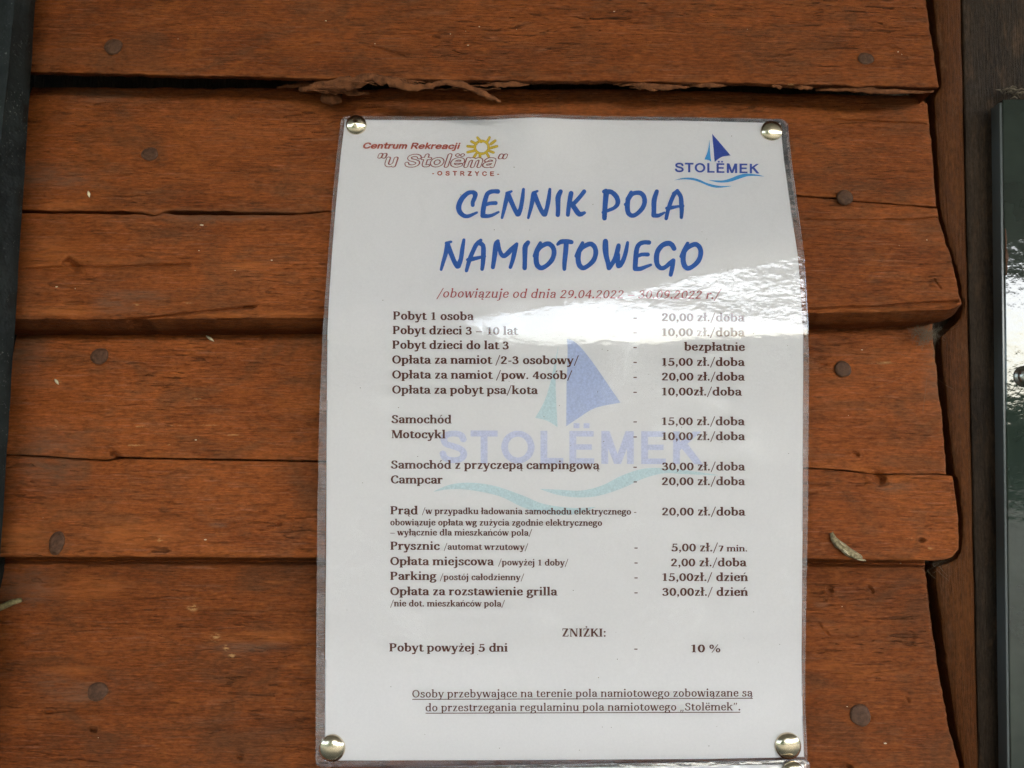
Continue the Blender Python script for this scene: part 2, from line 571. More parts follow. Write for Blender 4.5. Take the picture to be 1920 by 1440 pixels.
CRACKS_AND_LAP_SHADE = [  # photo polyline, width px, depth mm
    ([(-60, 1050), (600, 1053), (1515, 1055), (1740, 1058)], 4.0, 6.0), ([(50, 505), (130, 500), (200, 501), (357, 496)], 1.8, 1.6), ([(128, 492), (143, 501)], 6.5, 4.0), ([(410, 492), (470, 489), (560, 487)], 1.2, 0.7),  # first entry is a groove added to deepen the shade under the lap
    ([(200, 604), (300, 594), (370, 586), (440, 579), (480, 575)], 2.0, 2.0), ([(1507, 413), (1690, 413), (1757, 408)], 1.6, 1.2),
    ([(1517, 581), (1590, 577), (1640, 577), (1700, 570), (1795, 565)], 2.2, 2.2), ([(1560, 225), (1660, 229), (1735, 232)], 1.6, 1.2),
    ([(1643, 893), (1652, 900)], 7.0, 4.5), ([(213, 853), (221, 858)], 5.0, 4.0), ([(373, 1145), (440, 1143), (490, 1145), (530, 1143), (590, 1147)], 1.5, 0.8),
    ([(255, 1176), (290, 1177), (380, 1172)], 1.3, 0.6), ([(88, 1334), (120, 1331), (180, 1335)], 3.2, 0.9), ([(86, 1334), (96, 1334)], 4, 1.2), ([(172, 1368), (177, 1368)], 3.2, 2.5),
    ([(1587, 1437), (1592, 1440)], 4, 3), ([(1538, 1172), (1552, 1190), (1560, 1193), (1605, 1193)], 1.6, 1.0), ([(450, 1419), (452, 1419)], 3.2, 2), ([(1628, 1100), (1636, 1110)], 2.4, 1.5),
    ([(1553, 1106), (1558, 1107)], 3, 2), ([(1726, 1013), (1729, 1013)], 3, 2.5), ([(1600, 850), (1607, 853)], 3, 1.6), ([(550, 945), (551, 992)], 2.0, 0.5), ([(520, 983), (525, 982)], 2.4, 2),
    ([(390, 1117), (412, 1113), (420, 1109)], 1.6, 0.9), ([(130, 1150), (220, 1148), (330, 1139)], 1.3, 0.6), ([(1698, 1308), (1705, 1316)], 2, 1), ([(1533, 695), (1556, 679), (1700, 679)], 1.2, 0.5),
    ([(1536, 683), (1551, 684)], 2, 1.2), ([(150, 770), (180, 775)], 1.5, 0.6), ([(210, 565), (260, 562), (295, 558)], 1.8, 0.8), ([(455, 577), (475, 577)], 2.2, 1.2), ([(1750, 523), (1764, 540)], 1.6, 1.0),
    ([(560, 570), (640, 560)], 1.3, 0.5), ([(408, 410), (370, 432)], 1.8, 0.7), ([(400, 395), (360, 432)], 1.5, 0.6), ([(1780, 895), (1790, 960)], 1.2, 0.4), ([(700, 60), (760, 65), (840, 63)], 1.6, 0.7),
    ([(450, 82), (520, 95), (600, 80)], 1.4, 0.7), ([(480, 118), (560, 125)], 1.6, 0.8), ([(640, 95), (700, 88), (760, 105)], 1.8, 0.8),
]


NAILS = [(213, 88, 17, 1, 0.7, 1, 1), (1623, 110, 15.5, 1, 0.5, 1, 0.85), (281, 289, 16, 2, 0.5, 1, 0.85), (1579, 370, 15.5, 2, 3.6, 1, 1), (187, 668, 16.5, 4, 0.7, 1, 0.95),
         (1580, 692, 15.5, 4, 0.8, 1, 1), (107, 1018, 17, 5, 0.9, 0.82, 1.25), (183, 1297, 17.5, 6, 0.5, 1.05, 0.9), (1613, 1341, 18.5, 6, 0.55, 1, 1)]


def seg_dist(px, py, pl):
    best = np.full(px.shape, 1e9)
    for (x0, y0), (x1, y1) in zip(pl[:-1], pl[1:]):
        dx, dy = x1 - x0, y1 - y0
        t = np.clip(((px - x0) * dx + (py - y0) * dy) / (dx * dx + dy * dy + 1e-9), 0, 1)
        best = np.minimum(best, np.hypot(px - x0 - t * dx, py - y0 - t * dy))
    return best


def plank(seed, top, bot, p_top, p_bot, right, left_x, skirt, ragged_top=0.0, ragged_bot=1.0, rows=110, cols=760, wobble=0.25, label=None, round_bot=1.2):
    """One board, as a thick sheet: the weathered face, its lower edge, its top and its sawn end."""
    tx, ty = zip(*top)
    bx, by = zip(*bot)
    ry, rx = zip(*[(b, a) for a, b in right])
    t = np.linspace(0, 1, rows)[:, None]
    t = np.where(t > 0.9, 0.9 + (t - 0.9), t)
    yr = np.interp(rx[0], tx, ty) * (1 - t) + np.interp(rx[-1], bx, by) * t
    xr = np.interp(yr, ry, rx)
    s = np.linspace(0, 1, cols)[None, :]
    x = left_x + (xr - left_x) * s
    yt = np.interp(x, tx, ty) + ragged_top * 3 * fbm(x / 30, 0 * x + seed, seed, 3)
    yb = np.interp(x, bx, by) + ragged_bot * 2.2 * fbm(x / 22, 0 * x + seed, seed + 3, 4)
    x = x + 2.4 * s ** 60 * fbm(yt * (1 - t) / 14 + yb * t / 14, 0 * x + 3, seed + 5, 3)
    y = yt * (1 - t) + yb * t
    p = p_top + (p_bot - p_top) * t
    # relief of the face: slow cupping, brushed grain
    p = p + 0.9 * fbm(x / 300, y / 90, seed + 11, 2) + wobble * fbm(x / 42, y / 5.0, seed + 21, 3) + 0.35 * fbm(x / 16, y / 9.0, seed + 23, 2) * smooth(-0.1, 0.35, fbm(x / 160, y / 60, seed + 27, 2))
    xw = x + 3.0 * vnoise(x / 9, y / 9, seed + 31)
    yw = y + 1.6 * vnoise(x / 13, y / 13, seed + 33)
    for pl, w, d in CRACKS_AND_LAP_SHADE:
        xs = [q[0] for q in pl]
        ys = [q[1] for q in pl]
        sel = (x > min(xs) - 20) & (x < max(xs) + 20) & (y > min(ys) - 20) & (y < max(ys) + 20)
        if sel.any():
            dd = seg_dist(xw[sel], yw[sel], pl)
            p[sel] -= d * np.exp(-(dd / w) ** 2) - 0.10 * d * np.exp(-((dd - 2.4 * w) / (1.2 * w)) ** 2)
    for nx_, ny_, nr_, k_, proud_, sx_, sz_ in NAILS:
        if k_ == seed or (k_ == 2 and seed == 3 and proud_ > 2):
            q = np.hypot((xw - nx_) / sx_, (yw - ny_) / sz_)
            p -= 0.7 * np.exp(-((q - nr_ - 1.5) / 2.2) ** 2) * (0.5 + vnoise(x / 9, y / 9, 91)) * (0.6 if proud_ > 2 else 1.0)
    p += 0.16 * fbm(x / 17, y / 3.0, seed + 71, 2)
    n1 = 0.6 + 1.2 * (fbm(x / 35, 0 * x, seed + 41, 3) + 0.35)
    p -= round_bot * n1 * smooth(1 - 0.05, 1.0, t) ** 2
    p -= 0.5 * smooth(0.997, 1.0, s) ** 2
    p -= 0.5 * smooth(0.03, 0.0, t) ** 2
    co = survey(x, y, p)
    att = {}
    for k, lst in WEAR_AND_HIGHLIGHTS.items():
        a = np.zeros_like(x)
        for cx, cy, ax_, ay in lst:
            q = ((xw - cx) / ax_) ** 2 + ((yw - cy) / ay) ** 2
            a = np.maximum(a, np.exp(-(q ** 1.5)))
        if k == 'raw':   # the lower arris is rubbed through
            a = np.maximum(a, 0.65 * smooth(0.965, 1.0, t) * smooth(-0.05, 0.25, fbm(x / 60, y / 20, seed + 51, 3)))
        att[k] = a
    att['checks'] = np.full_like(x, 1.0 if seed == 1 else 0.65)
    att['tone'] = np.full_like(x, {1: 0.88, 2: 0.98, 3: 1.0, 4: 1.16, 5: 1.12, 6: 0.84}[seed])      # boards' paint differs; the lowest board's shading is also put in here
    # pad: lower edge, top, sawn end
    pads = [co]
    for back, drop in skirt:
        r = co[-1:].copy()
        r[..., 1] += (back + 0.25 * fbm(x[-1:] / 18, 0 * x[-1:] + back, seed + 61, 3)) * 0.001
        r[..., 2] -= (drop + 0.5 * fbm(x[-1:] / 25, 0 * x[-1:] + back, seed + 63, 3)) * 0.001
        pads.append(r)
    r = co[:1].copy()
    r[..., 1] += 0.010
    full = np.concatenate([r] + pads, 0)
    e1 = full[:, -1:].copy()
    e1[..., 1] += 0.0012
    e1[..., 0] += 0.0002
    e2 = full[:, -1:].copy()
    e2[..., 1] = np.maximum(e2[..., 1] + 0.004, 0.004)
    full = np.concatenate([full, e1, e2], 1)
    R, Cc = full.shape[:2]
    me = mesh_np('plank', full, grid_faces(R, Cc))
    for k, a in att.items():
        b = np.concatenate([a[:1]] + [a] + [a[-1:] * 0.4] * len(skirt), 0)
        b = np.concatenate([b, b[:, -1:], b[:, -1:]], 1)
        at = me.attributes.new(k, 'FLOAT', 'POINT')
        at.data.foreach_set('value', np.ascontiguousarray(b, dtype=np.float32).ravel())
    o = link('plank', me, wall, MAT['wood'])
    return o


L = -330
SK_LAP = [(0.35, 0.35), (0.9, 0.55), (3, 0.4), (9, -3.0), (20, -9.0)]
SK_CHAMFER = [(0.5, 0.25), (1.2, 0.8), (5.5, 3.4), (9, 4.4), (12, 4.6), (22, 4.6)]
SK_JOINT = [(1.0, 0.3), (3.5, 0.5), (12, 0.6)]
SK_FLAT = [(1.0, 0.5), (5, 0.8), (16, 1.0)]
p1 = plank(1, [(L, -120), (1900, -100)], [(L, 125), (67, 133), (633, 146), (1280, 152), (1760, 163)], 10, 22,
           [(1726, -100), (1735, 0), (1747, 80), (1760, 163)], L, SK_LAP, rows=170, round_bot=0.6)
p2 = plank(2, [(L, 160), (60, 164), (1173, 168), (1613, 178), (1700, 180), (1722, 184), (1738, 196)],
           [(L, 391), (53, 393), (233, 395), (262, 396), (290, 402), (317, 393), (567, 398), (630, 393), (1487, 364), (1560, 369), (1600, 375), (1755, 387)], 3.0, 15.5,
           [(1736, 184), (1741, 215), (1747, 280), (1755, 388)], L, SK_JOINT, 1.2, 0.5, rows=140, round_bot=0.5)
p3 = plank(3, [(L, 394), (53, 400), (180, 401), (233, 402), (262, 401), (290, 406), (305, 400), (330, 403), (540, 404), (567, 402), (630, 396), (1487, 368), (1560, 373), (1600, 379), (1757, 391)],
           [(L, 598), (40, 597), (233, 598), (333, 597), (600, 595), (1517, 586), (1640, 584), (1780, 580), (1802, 570)], 15.0, 26,
           [(1757, 390), (1762, 420), (1783, 480), (1796, 540), (1803, 572)], L, SK_CHAMFER, 0.4, 0.8, rows=130)
p4 = plank(4, [(L, 600), (1900, 596)],
           [(L, 849), (0, 850), (127, 857), (200, 861), (220, 855), (267, 857), (600, 863), (1517, 876), (1580, 880), (1645, 888), (1755, 887), (1775, 889)], 2.0, 13,
           [(1746, 600), (1750, 640), (1760, 735), (1768, 800), (1774, 890)], L, SK_JOINT, 0.0, 0.5, rows=160, round_bot=0.5)
p5 = plank(5, [(L, 853), (0, 854), (127, 861), (200, 866), (220, 861), (267, 861), (600, 867), (1517, 879), (1580, 883), (1645, 891), (1755, 890), (1785, 893)],
           [(L, 1043), (0, 1043), (597, 1045), (1515, 1047), (1700, 1050), (1770, 1049), (1785, 1045), (1797, 1030)], 13, 20,
           [(1785, 892), (1791, 930), (1796, 970), (1798, 1010), (1797, 1032)], L, SK_FLAT, 0.3, 0.5, rows=120, round_bot=0.8)
p6 = plank(6, [(L, 1040), (1900, 1040)], [(L, 1620), (1900, 1620)], 0.5, 31,
           [(1733, 1040), (1735, 1070), (1745, 1160), (1755, 1230), (1767, 1300), (1780, 1370), (1797, 1430), (1838, 1620)], L, SK_LAP, 0, 0.5, rows=300)

# nails driven into the boards: (x, y, radius px, plank, face p, proud mm, squash x, squash z)
dgy = bpy.context.evaluated_depsgraph_get()


def face_y(o, px, py):
    """Where the sight line meets a board (y in metres)."""
    d = FW + (px - 960) / FPX * RT - (py - 720) / FPX * UP
    ok, loc, nor, i = o.ray_cast(Vector(C0), Vector(d).normalized())
    return loc if ok else V(px, py, 10)


BOARDS = {1: p1, 2: p2, 4: p4, 5: p5, 6: p6}
for (x, y, r, k, proud, sx, sz) in NAILS:
    o = BOARDS[k]
    c = face_y(o, x, y)
    mm = r * (CAM_D + c.y) / FPX
    g = proud * 0.001
    if proud > 2:
        c = face_y(o, x, y + 4)
        lathe('nail', [(mm * 0.42, -0.004), (mm * 0.42, g - 0.0013), (mm * 0.97, g - 0.0012), (mm, g - 0.0006), (mm * 0.93, g - 0.0001), (mm * 0.5, g + 0.0001)], c, MAT['nail'], o, 28, sx, sz, 0.012, x, tilt=0.1)
    else:
        lathe('nail', [(mm, -0.003), (mm, g * 0.5), (mm * 0.95, g * 0.95), (mm * 0.6, g), (mm * 0.25, g * 0.9)], c, MAT['nail'], o, 28, sx, sz, 0.03, x, tilt=0.2)


def slab_from(name, quad, p0, p1_, mat, parent, bevel=0.0008, cuts=1):
    """Upright board: quad = photo corners TL, TR, BR, BL of its face at p1_, going back to p0."""
    f = [V(a, b, p1_) for a, b in quad]
    back = [Vector((v.x, -p0 * 0.001, v.z)) for v in f]
    import bmesh
    bm = bmesh.new()
    vs = [bm.verts.new(v) for v in f + back]
    bm.faces.new(vs[:4][::-1])
    bm.faces.new(vs[4:])
    for i in range(4):
        j = (i + 1) % 4
        bm.faces.new((vs[i], vs[j], vs[4 + j], vs[4 + i]))
    bmesh.ops.recalc_face_normals(bm, faces=bm.faces)
    bmesh.ops.bevel(bm, geom=list(bm.edges), offset=bevel, segments=3, profile=0.6, affect='EDGES')
    me = bpy.data.meshes.new(name)
    bm.to_mesh(me)
    bm.free()
    for p in me.polygons:
        p.use_smooth = True
    me.set_sharp_from_angle(angle=math.radians(50))
    return link(name, me, parent, mat)


TRIM_EDGE = [(1748, -160), (1749, 0), (1757, 80), (1764, 163), (1751, 184), (1752, 230), (1757, 300), (1762, 387), (1771, 430), (1795, 510), (1806, 572), (1800, 598), (1763, 632), (1768, 700),
             (1775, 760), (1782, 830), (1788, 888), (1796, 900), (1803, 970), (1803, 1030), (1790, 1050), (1752, 1064), (1757, 1120), (1765, 1180), (1778, 1270), (1791, 1360), (1807, 1440), (1850, 1650)]


def trim_board():
    """Upright board scribed to the stepped ends of the laps, a dark gap left between."""
    ys = np.linspace(-160, 1650, 420)
    xl = np.interp(ys, [q[1] for q in TRIM_EDGE], [q[0] for q in TRIM_EDGE]) + 2.2 * fbm(ys / 16, ys * 0, 95, 3)
    xr = np.interp(ys, [-160, 1650], [1797, 1838]) + 1.0 * fbm(ys / 40, ys * 0, 96, 3)
    cols = []
    for x, p in ((xl, -16), (xl, -4.6), (xl + 3, -4), ((xl + xr) / 2, -4), (xr - 5, -4), (xr - 1.5, -4.5), (xr, -6.5), (xr, -16)):
        q = survey(x, ys, max(p, -6.5))
        q[:, 1] = -p * 0.001
        cols.append(q)
    co = np.stack(cols, 1)
    link('trim_board', mesh_np('trim_board', co, grid_faces(*co.shape[:2])), wall, MAT['trim'])


trim_board()
slab_from('corner_post', [(1800, -200), (2300, -200), (2300, 1700), (1842, 1700)], -17.5, -9, MAT['dark_wood'], wall, 0.0012)

# ------------------------------------------------------------------ black frame down the left
fr = tag(empty('black_frame', V(0, 1000, 20)), 'dusty black painted metal frame strip covering the left ends of the boards', 'frame')


def frame_bar():
    ys = np.linspace(-160, 1640, 160)
    base_x = np.interp(ys, [-160, 0, 1050, 1640], [76, 66, 0, -40])
    ridge_x = np.interp(ys, [-160, 0, 320, 1640], [48, 33, 1, -100])
    prof = []
    for (dx, p) in (('u', 2), ('u', 30.5), ('b', 31), ('b', 32), ('m', 37), ('r', 42), ('r2', 43.5), ('f', 44)):
        x = {'u': base_x - 70, 'b': base_x, 'm': base_x * 0.6 + ridge_x * 0.4, 'r': ridge_x, 'r2': ridge_x - 5, 'f': ridge_x - 420}[dx]
        q = survey(x, ys, max(p, 30.5))
        if p == 2:
            q[:, 1] = -0.002
        q[:, 0] += 0.0004 * fbm(ys / 40, ys * 0 + p, 70, 3)
        prof.append(q)
    last = prof[-1].copy()
    last[:, 1] = 0.002
    prof.append(last)
    co = np.stack(prof, 1)
    me = mesh_np('frame_bar', co, grid_faces(len(ys), co.shape[1], True))
    me.set_sharp_from_angle(angle=math.radians(35))
    link('frame_bar', me, fr, MAT['black'])


frame_bar()

# ------------------------------------------------------------------ glossy dark panel at the right edge
pn = tag(empty('dark_panel', V(1900, 1400, 0)), 'glossy dark green panel bolted beside the corner post at the right edge', 'panel')
slab_from('panel_face', [(1880, 186), (2420, 178), (2440, 1620), (1897, 1620)], -6, 1.5, MAT['panel'], pn, 0.0007)
slab_from('edge_strip', [(1874, 192), (1879.5, 192), (1896.5, 1620), (1891, 1620)], -6, 0.9, MAT['edge_metal'], pn, 0.0004)
for (ya, yb, xx, w_) in ((428, 470, 1885, 2.2), (462, 500, 1886.5, 3.6), (488, 516, 1886, 2.0)):
    tube('paint_smear', [V(xx, ya, 1.5), V(xx + 1.5, (ya + yb) / 2, 1.6), V(xx + 0.5, yb, 1.5)], [0.0002, w_ * 0.00025, 0.0003], MAT['nail'], pn, 8, 0.3, 0.3, int(ya))
bc = V(1921, 706, 1.5)
lathe('bolt', [(0.0052, 0), (0.0052, 0.0007), (0.0040, 0.0008), (0.0040, 0.0014), (0.0036, 0.0024), (0.0026, 0.0031), (0.0012, 0.0035), (0.0002, 0.0036)], bc, MAT['bolt'], pn)
deb = tag(empty('dry_debris', V(1905, 183, -4)), 'clump of dry tan fluff and web caught on top of the dark panel', 'debris')
for i in range(40):
    a = V(random.uniform(1878, 1960), random.uniform(166, 187), random.uniform(-8, 0))
    b = a + Vector((random.uniform(-.006, .006), random.uniform(-.002, .002), random.uniform(-.0015, .002)))
    tube('dry_fibre', [a, (a + b) / 2 + Vector((0, -.0006, .0007)), b], [0.0002, 0.0004, 0.0001], MAT['web'], deb, 5, 1, .3, i)


# ------------------------------------------------------------------ laminated notice: the shape of the sheet
YK = np.arange(180, 1480, 3.0)
XK = np.arange(560, 1560, 4.0)


def sheet_heights():
    """p (mm) of the sheet over the picture: tacked on the leaning board above, bent over its lower edge, hanging below."""
    H = np.zeros((len(YK), len(XK)))
    mm = 0.241
    for j, x in enumerate(XK):
        u = (x - 610) / 900.0
        lo = -0.068
        kn = [0, 0.22, 0.5, 0.68, 0.80, 1.0]
        KEYS = [([630, 620, 570, 541, 518, 478], [0.050, 0.050, 0.052, 0.034, 0.024, 0.012]),
                ([632, 622, 573, 556, 566, 596], [0.046, 0.046, 0.050, 0.046, 0.055, 0.060]),
                ([634, 625, 575, 566, 578, 608], [0.040, 0.040, 0.049, 0.058, 0.060, 0.066]),
                ([636, 628, 577, 575, 586, 613], [0.030, 0.030, 0.048, 0.050, 0.046, 0.052]),
                ([642, 640, 645, 640, 632, 624], [-0.01, -0.008, -0.006, -0.006, -0.008, -0.006]),
                ([655, 658, 668, 662, 652, 640], [lo] * 6)]
        ky = [np.interp(u, kn, q[0]) for q in KEYS]
        ks = [np.interp(u, kn, q[1]) for q in KEYS]
        hold = np.interp(u, kn, [580, 540, 475, 450, 430, 415])      # leaning straight down to here
        y1 = ky[0]
        w = np.interp(YK, [0, hold, y1, 2000], [1, 1, 0, 0])
        rest = np.interp(YK, [0] + ky + [2000], [ks[0]] + ks + [lo])
        ker = np.hanning(6)
        ker /= ker.sum()
        w = np.convolve(np.pad(w, 3, mode='edge'), ker, 'valid')[:len(YK)]
        rest = np.convolve(np.pad(rest, 3, mode='edge'), ker, 'valid')[:len(YK)]
        i0, i1 = np.searchsorted(YK, 226), np.searchsorted(YK, 640)
        hi = (24.0 - (rest * (1 - w))[i0:i1].sum() * 3 * mm) / (w[i0:i1].sum() * 3 * mm)
        s = hi * w + rest * (1 - w)
        p = np.cumsum(s * 3 * mm)
        p = p - p[i0] + 8.3
        # pull the foot back onto the tacks
        p += 3.8 * smooth(1200, 1440, YK)
        H[:, j] = p
    X, Y = np.meshgrid(XK, YK)
    H += 3.0 * np.exp(-((X - 1005) / 75) ** 2) * smooth(330, 200, Y)
    H -= 0.8 * np.exp(-((X - 835) / 80) ** 2) * smooth(300, 200, Y)
    H += 0.18 * fbm(X / 170, Y / 120, 81, 2) + 0.035 * fbm(X / 50, Y / 30, 83, 2) + 0.012 * fbm(X / 22, Y / 13, 85, 2)
    return H


SHEET = sheet_heights()


def sheet_p(px, py):
    fx = np.clip((np.asarray(px, float) - XK[0]) / 4.0, 0, len(XK) - 1.001)
    fy = np.clip((np.asarray(py, float) - YK[0]) / 3.0, 0, len(YK) - 1.001)
    ix, iy = fx.astype(int), fy.astype(int)
    a, b = fx - ix, fy - iy
    return (SHEET[iy, ix] * (1 - a) + SHEET[iy, ix + 1] * a) * (1 - b) + (SHEET[iy + 1, ix] * (1 - a) + SHEET[iy + 1, ix + 1] * a) * b


def outline_grid(left, right, top, bot, nx, ny, corner=0.0):
    """Coons-like grid inside four measured edges."""
    v = np.linspace(0, 1, ny)
    if corner:
        e = np.array([0, .08, .2, .38, .62, .85]) * corner / 1220.0
        v = np.unique(np.concatenate([e, 1 - e, np.linspace(corner / 1220.0, 1 - corner / 1220.0, ny)]))
    u = np.linspace(0, 1, nx)
    U, Vv = np.meshgrid(u, v)
    tX, tY = zip(*top)
    bX, bY = zip(*bot)
    y_l = tY[0] * (1 - v) + bY[0] * v
    y_r = tY[-1] * (1 - v) + bY[-1] * v
    xl = np.interp(y_l, [q[1] for q in left], [q[0] for q in left])
    xr = np.interp(y_r, [q[1] for q in right], [q[0] for q in right])
    if corner:
        d = np.minimum(v, 1 - v) * 1220.0
        ins = np.where(d < corner, corner - np.sqrt(np.clip(corner ** 2 - (corner - d) ** 2, 0, None)), 0)
        xl, xr = xl + ins, xr - ins
    X = xl[:, None] * (1 - U) + xr[:, None] * U
    Y = np.interp(X, tX, tY) * (1 - Vv) + np.interp(X, bX, bY) * Vv
    return X, Y


P_LEFT = [(647, 224), (638, 300), (628.5, 400), (622, 480), (617, 560), (614, 620), (613, 700), (612, 960), (610, 1200), (609, 1426)]
P_RIGHT = [(1463, 231), (1470, 300), (1484, 400), (1496, 480), (1502, 560), (1506, 620), (1506, 700), (1505, 960), (1503, 1230), (1505, 1350), (1508, 1420)]
P_TOP = [(647, 224), (740, 225), (840, 225.5), (923, 224.3), (960, 222), (1000, 220), (1040, 221.5), (1073, 223.3), (1173, 225.3), (1273, 226), (1380, 228.7), (1463, 231)]
P_BOT = [(609, 1426), (1019, 1425), (1325, 1423), (1508, 1419.5)]
F_LEFT = [(640, 217), (627, 330), (615, 480), (605, 620), (599, 760), (595, 960), (592, 1300), (591.5, 1439)]
F_RIGHT = [(1476, 223), (1484, 300), (1508, 480), (1516, 610), (1517, 700), (1515, 960), (1510, 1230), (1510, 1330), (1515, 1435)]
F_TOP = [(640, 217), (840, 218.5), (923, 217.3), (960, 215), (1000, 213), (1040, 214.5), (1073, 216.3), (1173, 218), (1273, 219), (1380, 221), (1478, 223)]
F_BOT = [(591, 1439), (1000, 1438), (1325, 1436), (1516, 1434)]

notice = tag(empty('laminated_notice', V(1060, 1430, 22)), 'laminated white campsite price list in Polish with large blue title, held by four tacks', 'notice', 'laminated notices on the wall')
X, Y = outline_grid(P_LEFT, P_RIGHT, P_TOP, P_BOT, 170, 240)
pm = mesh_np('paper_sheet', survey(X, Y, sheet_p(X, Y)), grid_faces(*X.shape))
paper = link('paper_sheet', pm, notice, MAT['paper'])


def film(left, right, top, bot, pfun, inside, parent, nx=240, ny=380):
    X, Y = outline_grid(left, right, top, bot, nx, ny, 13.0)
    P = pfun(X, Y)
    front = survey(X, Y, P + 0.30)
    back = survey(X, Y, P - 0.22)
    r, c = X.shape
    n = r * c
    fq = grid_faces(r, c)
    bq = grid_faces(r, c, True) + n
    i = np.arange(n).reshape(r, c)
    rim = np.concatenate([i[0, :], i[1:, -1], i[-1, -2::-1], i[-2:0, 0]])
    rn = np.roll(rim, -1)
    sq = np.stack([rim, rn, rn + n, rim + n], -1)
    faces = np.concatenate([fq, bq, sq])
    me = mesh_np('laminate_film', np.concatenate([front.reshape(-1, 3), back.reshape(-1, 3)]), faces)
    o = link('laminate_film', me, parent, [MAT['film'], MAT['film_margin']])
    cx = X.ravel()[fq].mean(1)
    cy = Y.ravel()[fq].mean(1)
    mi = np.ones(len(me.polygons), np.int32)
    mi[:len(fq)] = np.where(inside(cx, cy), 0, 1)
    mi[len(fq):len(fq) + len(bq)] = 0
    me.polygons.foreach_set('material_index', mi)
    me.update()
    return o


def in_paper(x, y):
    l = np.interp(y, [q[1] for q in P_LEFT], [q[0] for q in P_LEFT])
    r = np.interp(y, [q[1] for q in P_RIGHT], [q[0] for q in P_RIGHT])
    t = np.interp(x, [q[0] for q in P_TOP], [q[1] for q in P_TOP])
    b = np.interp(x, [q[0] for q in P_BOT], [q[1] for q in P_BOT])
    return (x > l) & (x < r) & (y > t) & (y < b)


film(F_LEFT, F_RIGHT, F_TOP, F_BOT, sheet_p, in_paper, notice)


# ------------------------------------------------------------------ lettering
def union(polys):
    """Union of overlapping outlines -> (verts, triangles)."""
    vs, fs = [], []
    for p in polys:
        if sum(p[i - 1][0] * p[i][1] - p[i][0] * p[i - 1][1] for i in range(len(p))) < 0:
            p = p[::-1]
        fs.append(list(range(len(vs), len(vs) + len(p))))
        vs += [Vector((a, b)) for a, b in p]
    v, e, f, ov, oe, of = delaunay_2d_cdt(vs, [], fs, 0, 1e-6)
    tris = [tuple(t) for t, src in zip(f, of) if src]
    return np.array([(a.x, a.y) for a in v]), tris


def hull(pts):
    pts = sorted(set((round(a, 6), round(b, 6)) for a, b in pts))
    if len(pts) < 3:
        return pts

    def half(ps):
        h = []
        for q in ps:
            while len(h) > 1 and (h[-1][0] - h[-2][0]) * (q[1] - h[-2][1]) - (h[-1][1] - h[-2][1]) * (q[0] - h[-2][0]) <= 0:
                h.pop()
            h.append(q)
        return h
    a, b = half(pts), half(pts[::-1])
    return a[:-1] + b[:-1]


def catmull(pts, k=4, closed=False):
    if len(pts) < 3 and not closed:
        return [tuple(q) for q in pts]
    P = [np.array(q, float) for q in pts]
    n = len(P)
    out = []
    rng = range(n) if closed else range(n - 1)
    for i in rng:
        if closed:
            a, b, c, d = P[(i - 1) % n], P[i], P[(i + 1) % n], P[(i + 2) % n]
        else:
            a, b, c, d = P[max(i - 1, 0)], P[i], P[i + 1], P[min(i + 2, n - 1)]
        for j in range(k):
            t = j / k
            out.append(tuple(0.5 * (2 * b + (c - a) * t + (2 * a - 5 * b + 4 * c - d) * t * t + (3 * b - a - 3 * c + d) * t ** 3)))
    out.append(tuple(P[0] if closed else P[-1]))
    return out


def pen_sweep(pts, rx, ry, k=10):
    el = [(rx * math.cos(2 * math.pi * i / k), ry * math.sin(2 * math.pi * i / k)) for i in range(k)]
    return [hull([(p[0] + a, p[1] + b) for p in (pts[i], pts[i + 1]) for a, b in el]) for i in range(len(pts) - 1)]


def brush(pts, sc=1.0, k=12, smooth_k=4):
    """Round brush with a diameter at each point: (x, y, d)."""
    q = catmull(pts, smooth_k)
    out = []
    for a, b in zip(q[:-1], q[1:]):
        pp = []
        for c in (a, b):
            pp += [(c[0] + c[2] / 2 * math.cos(2 * math.pi * i / k), c[1] + c[2] / 2 * math.sin(2 * math.pi * i / k)) for i in range(k)]
        out.append(hull(pp))
    return out


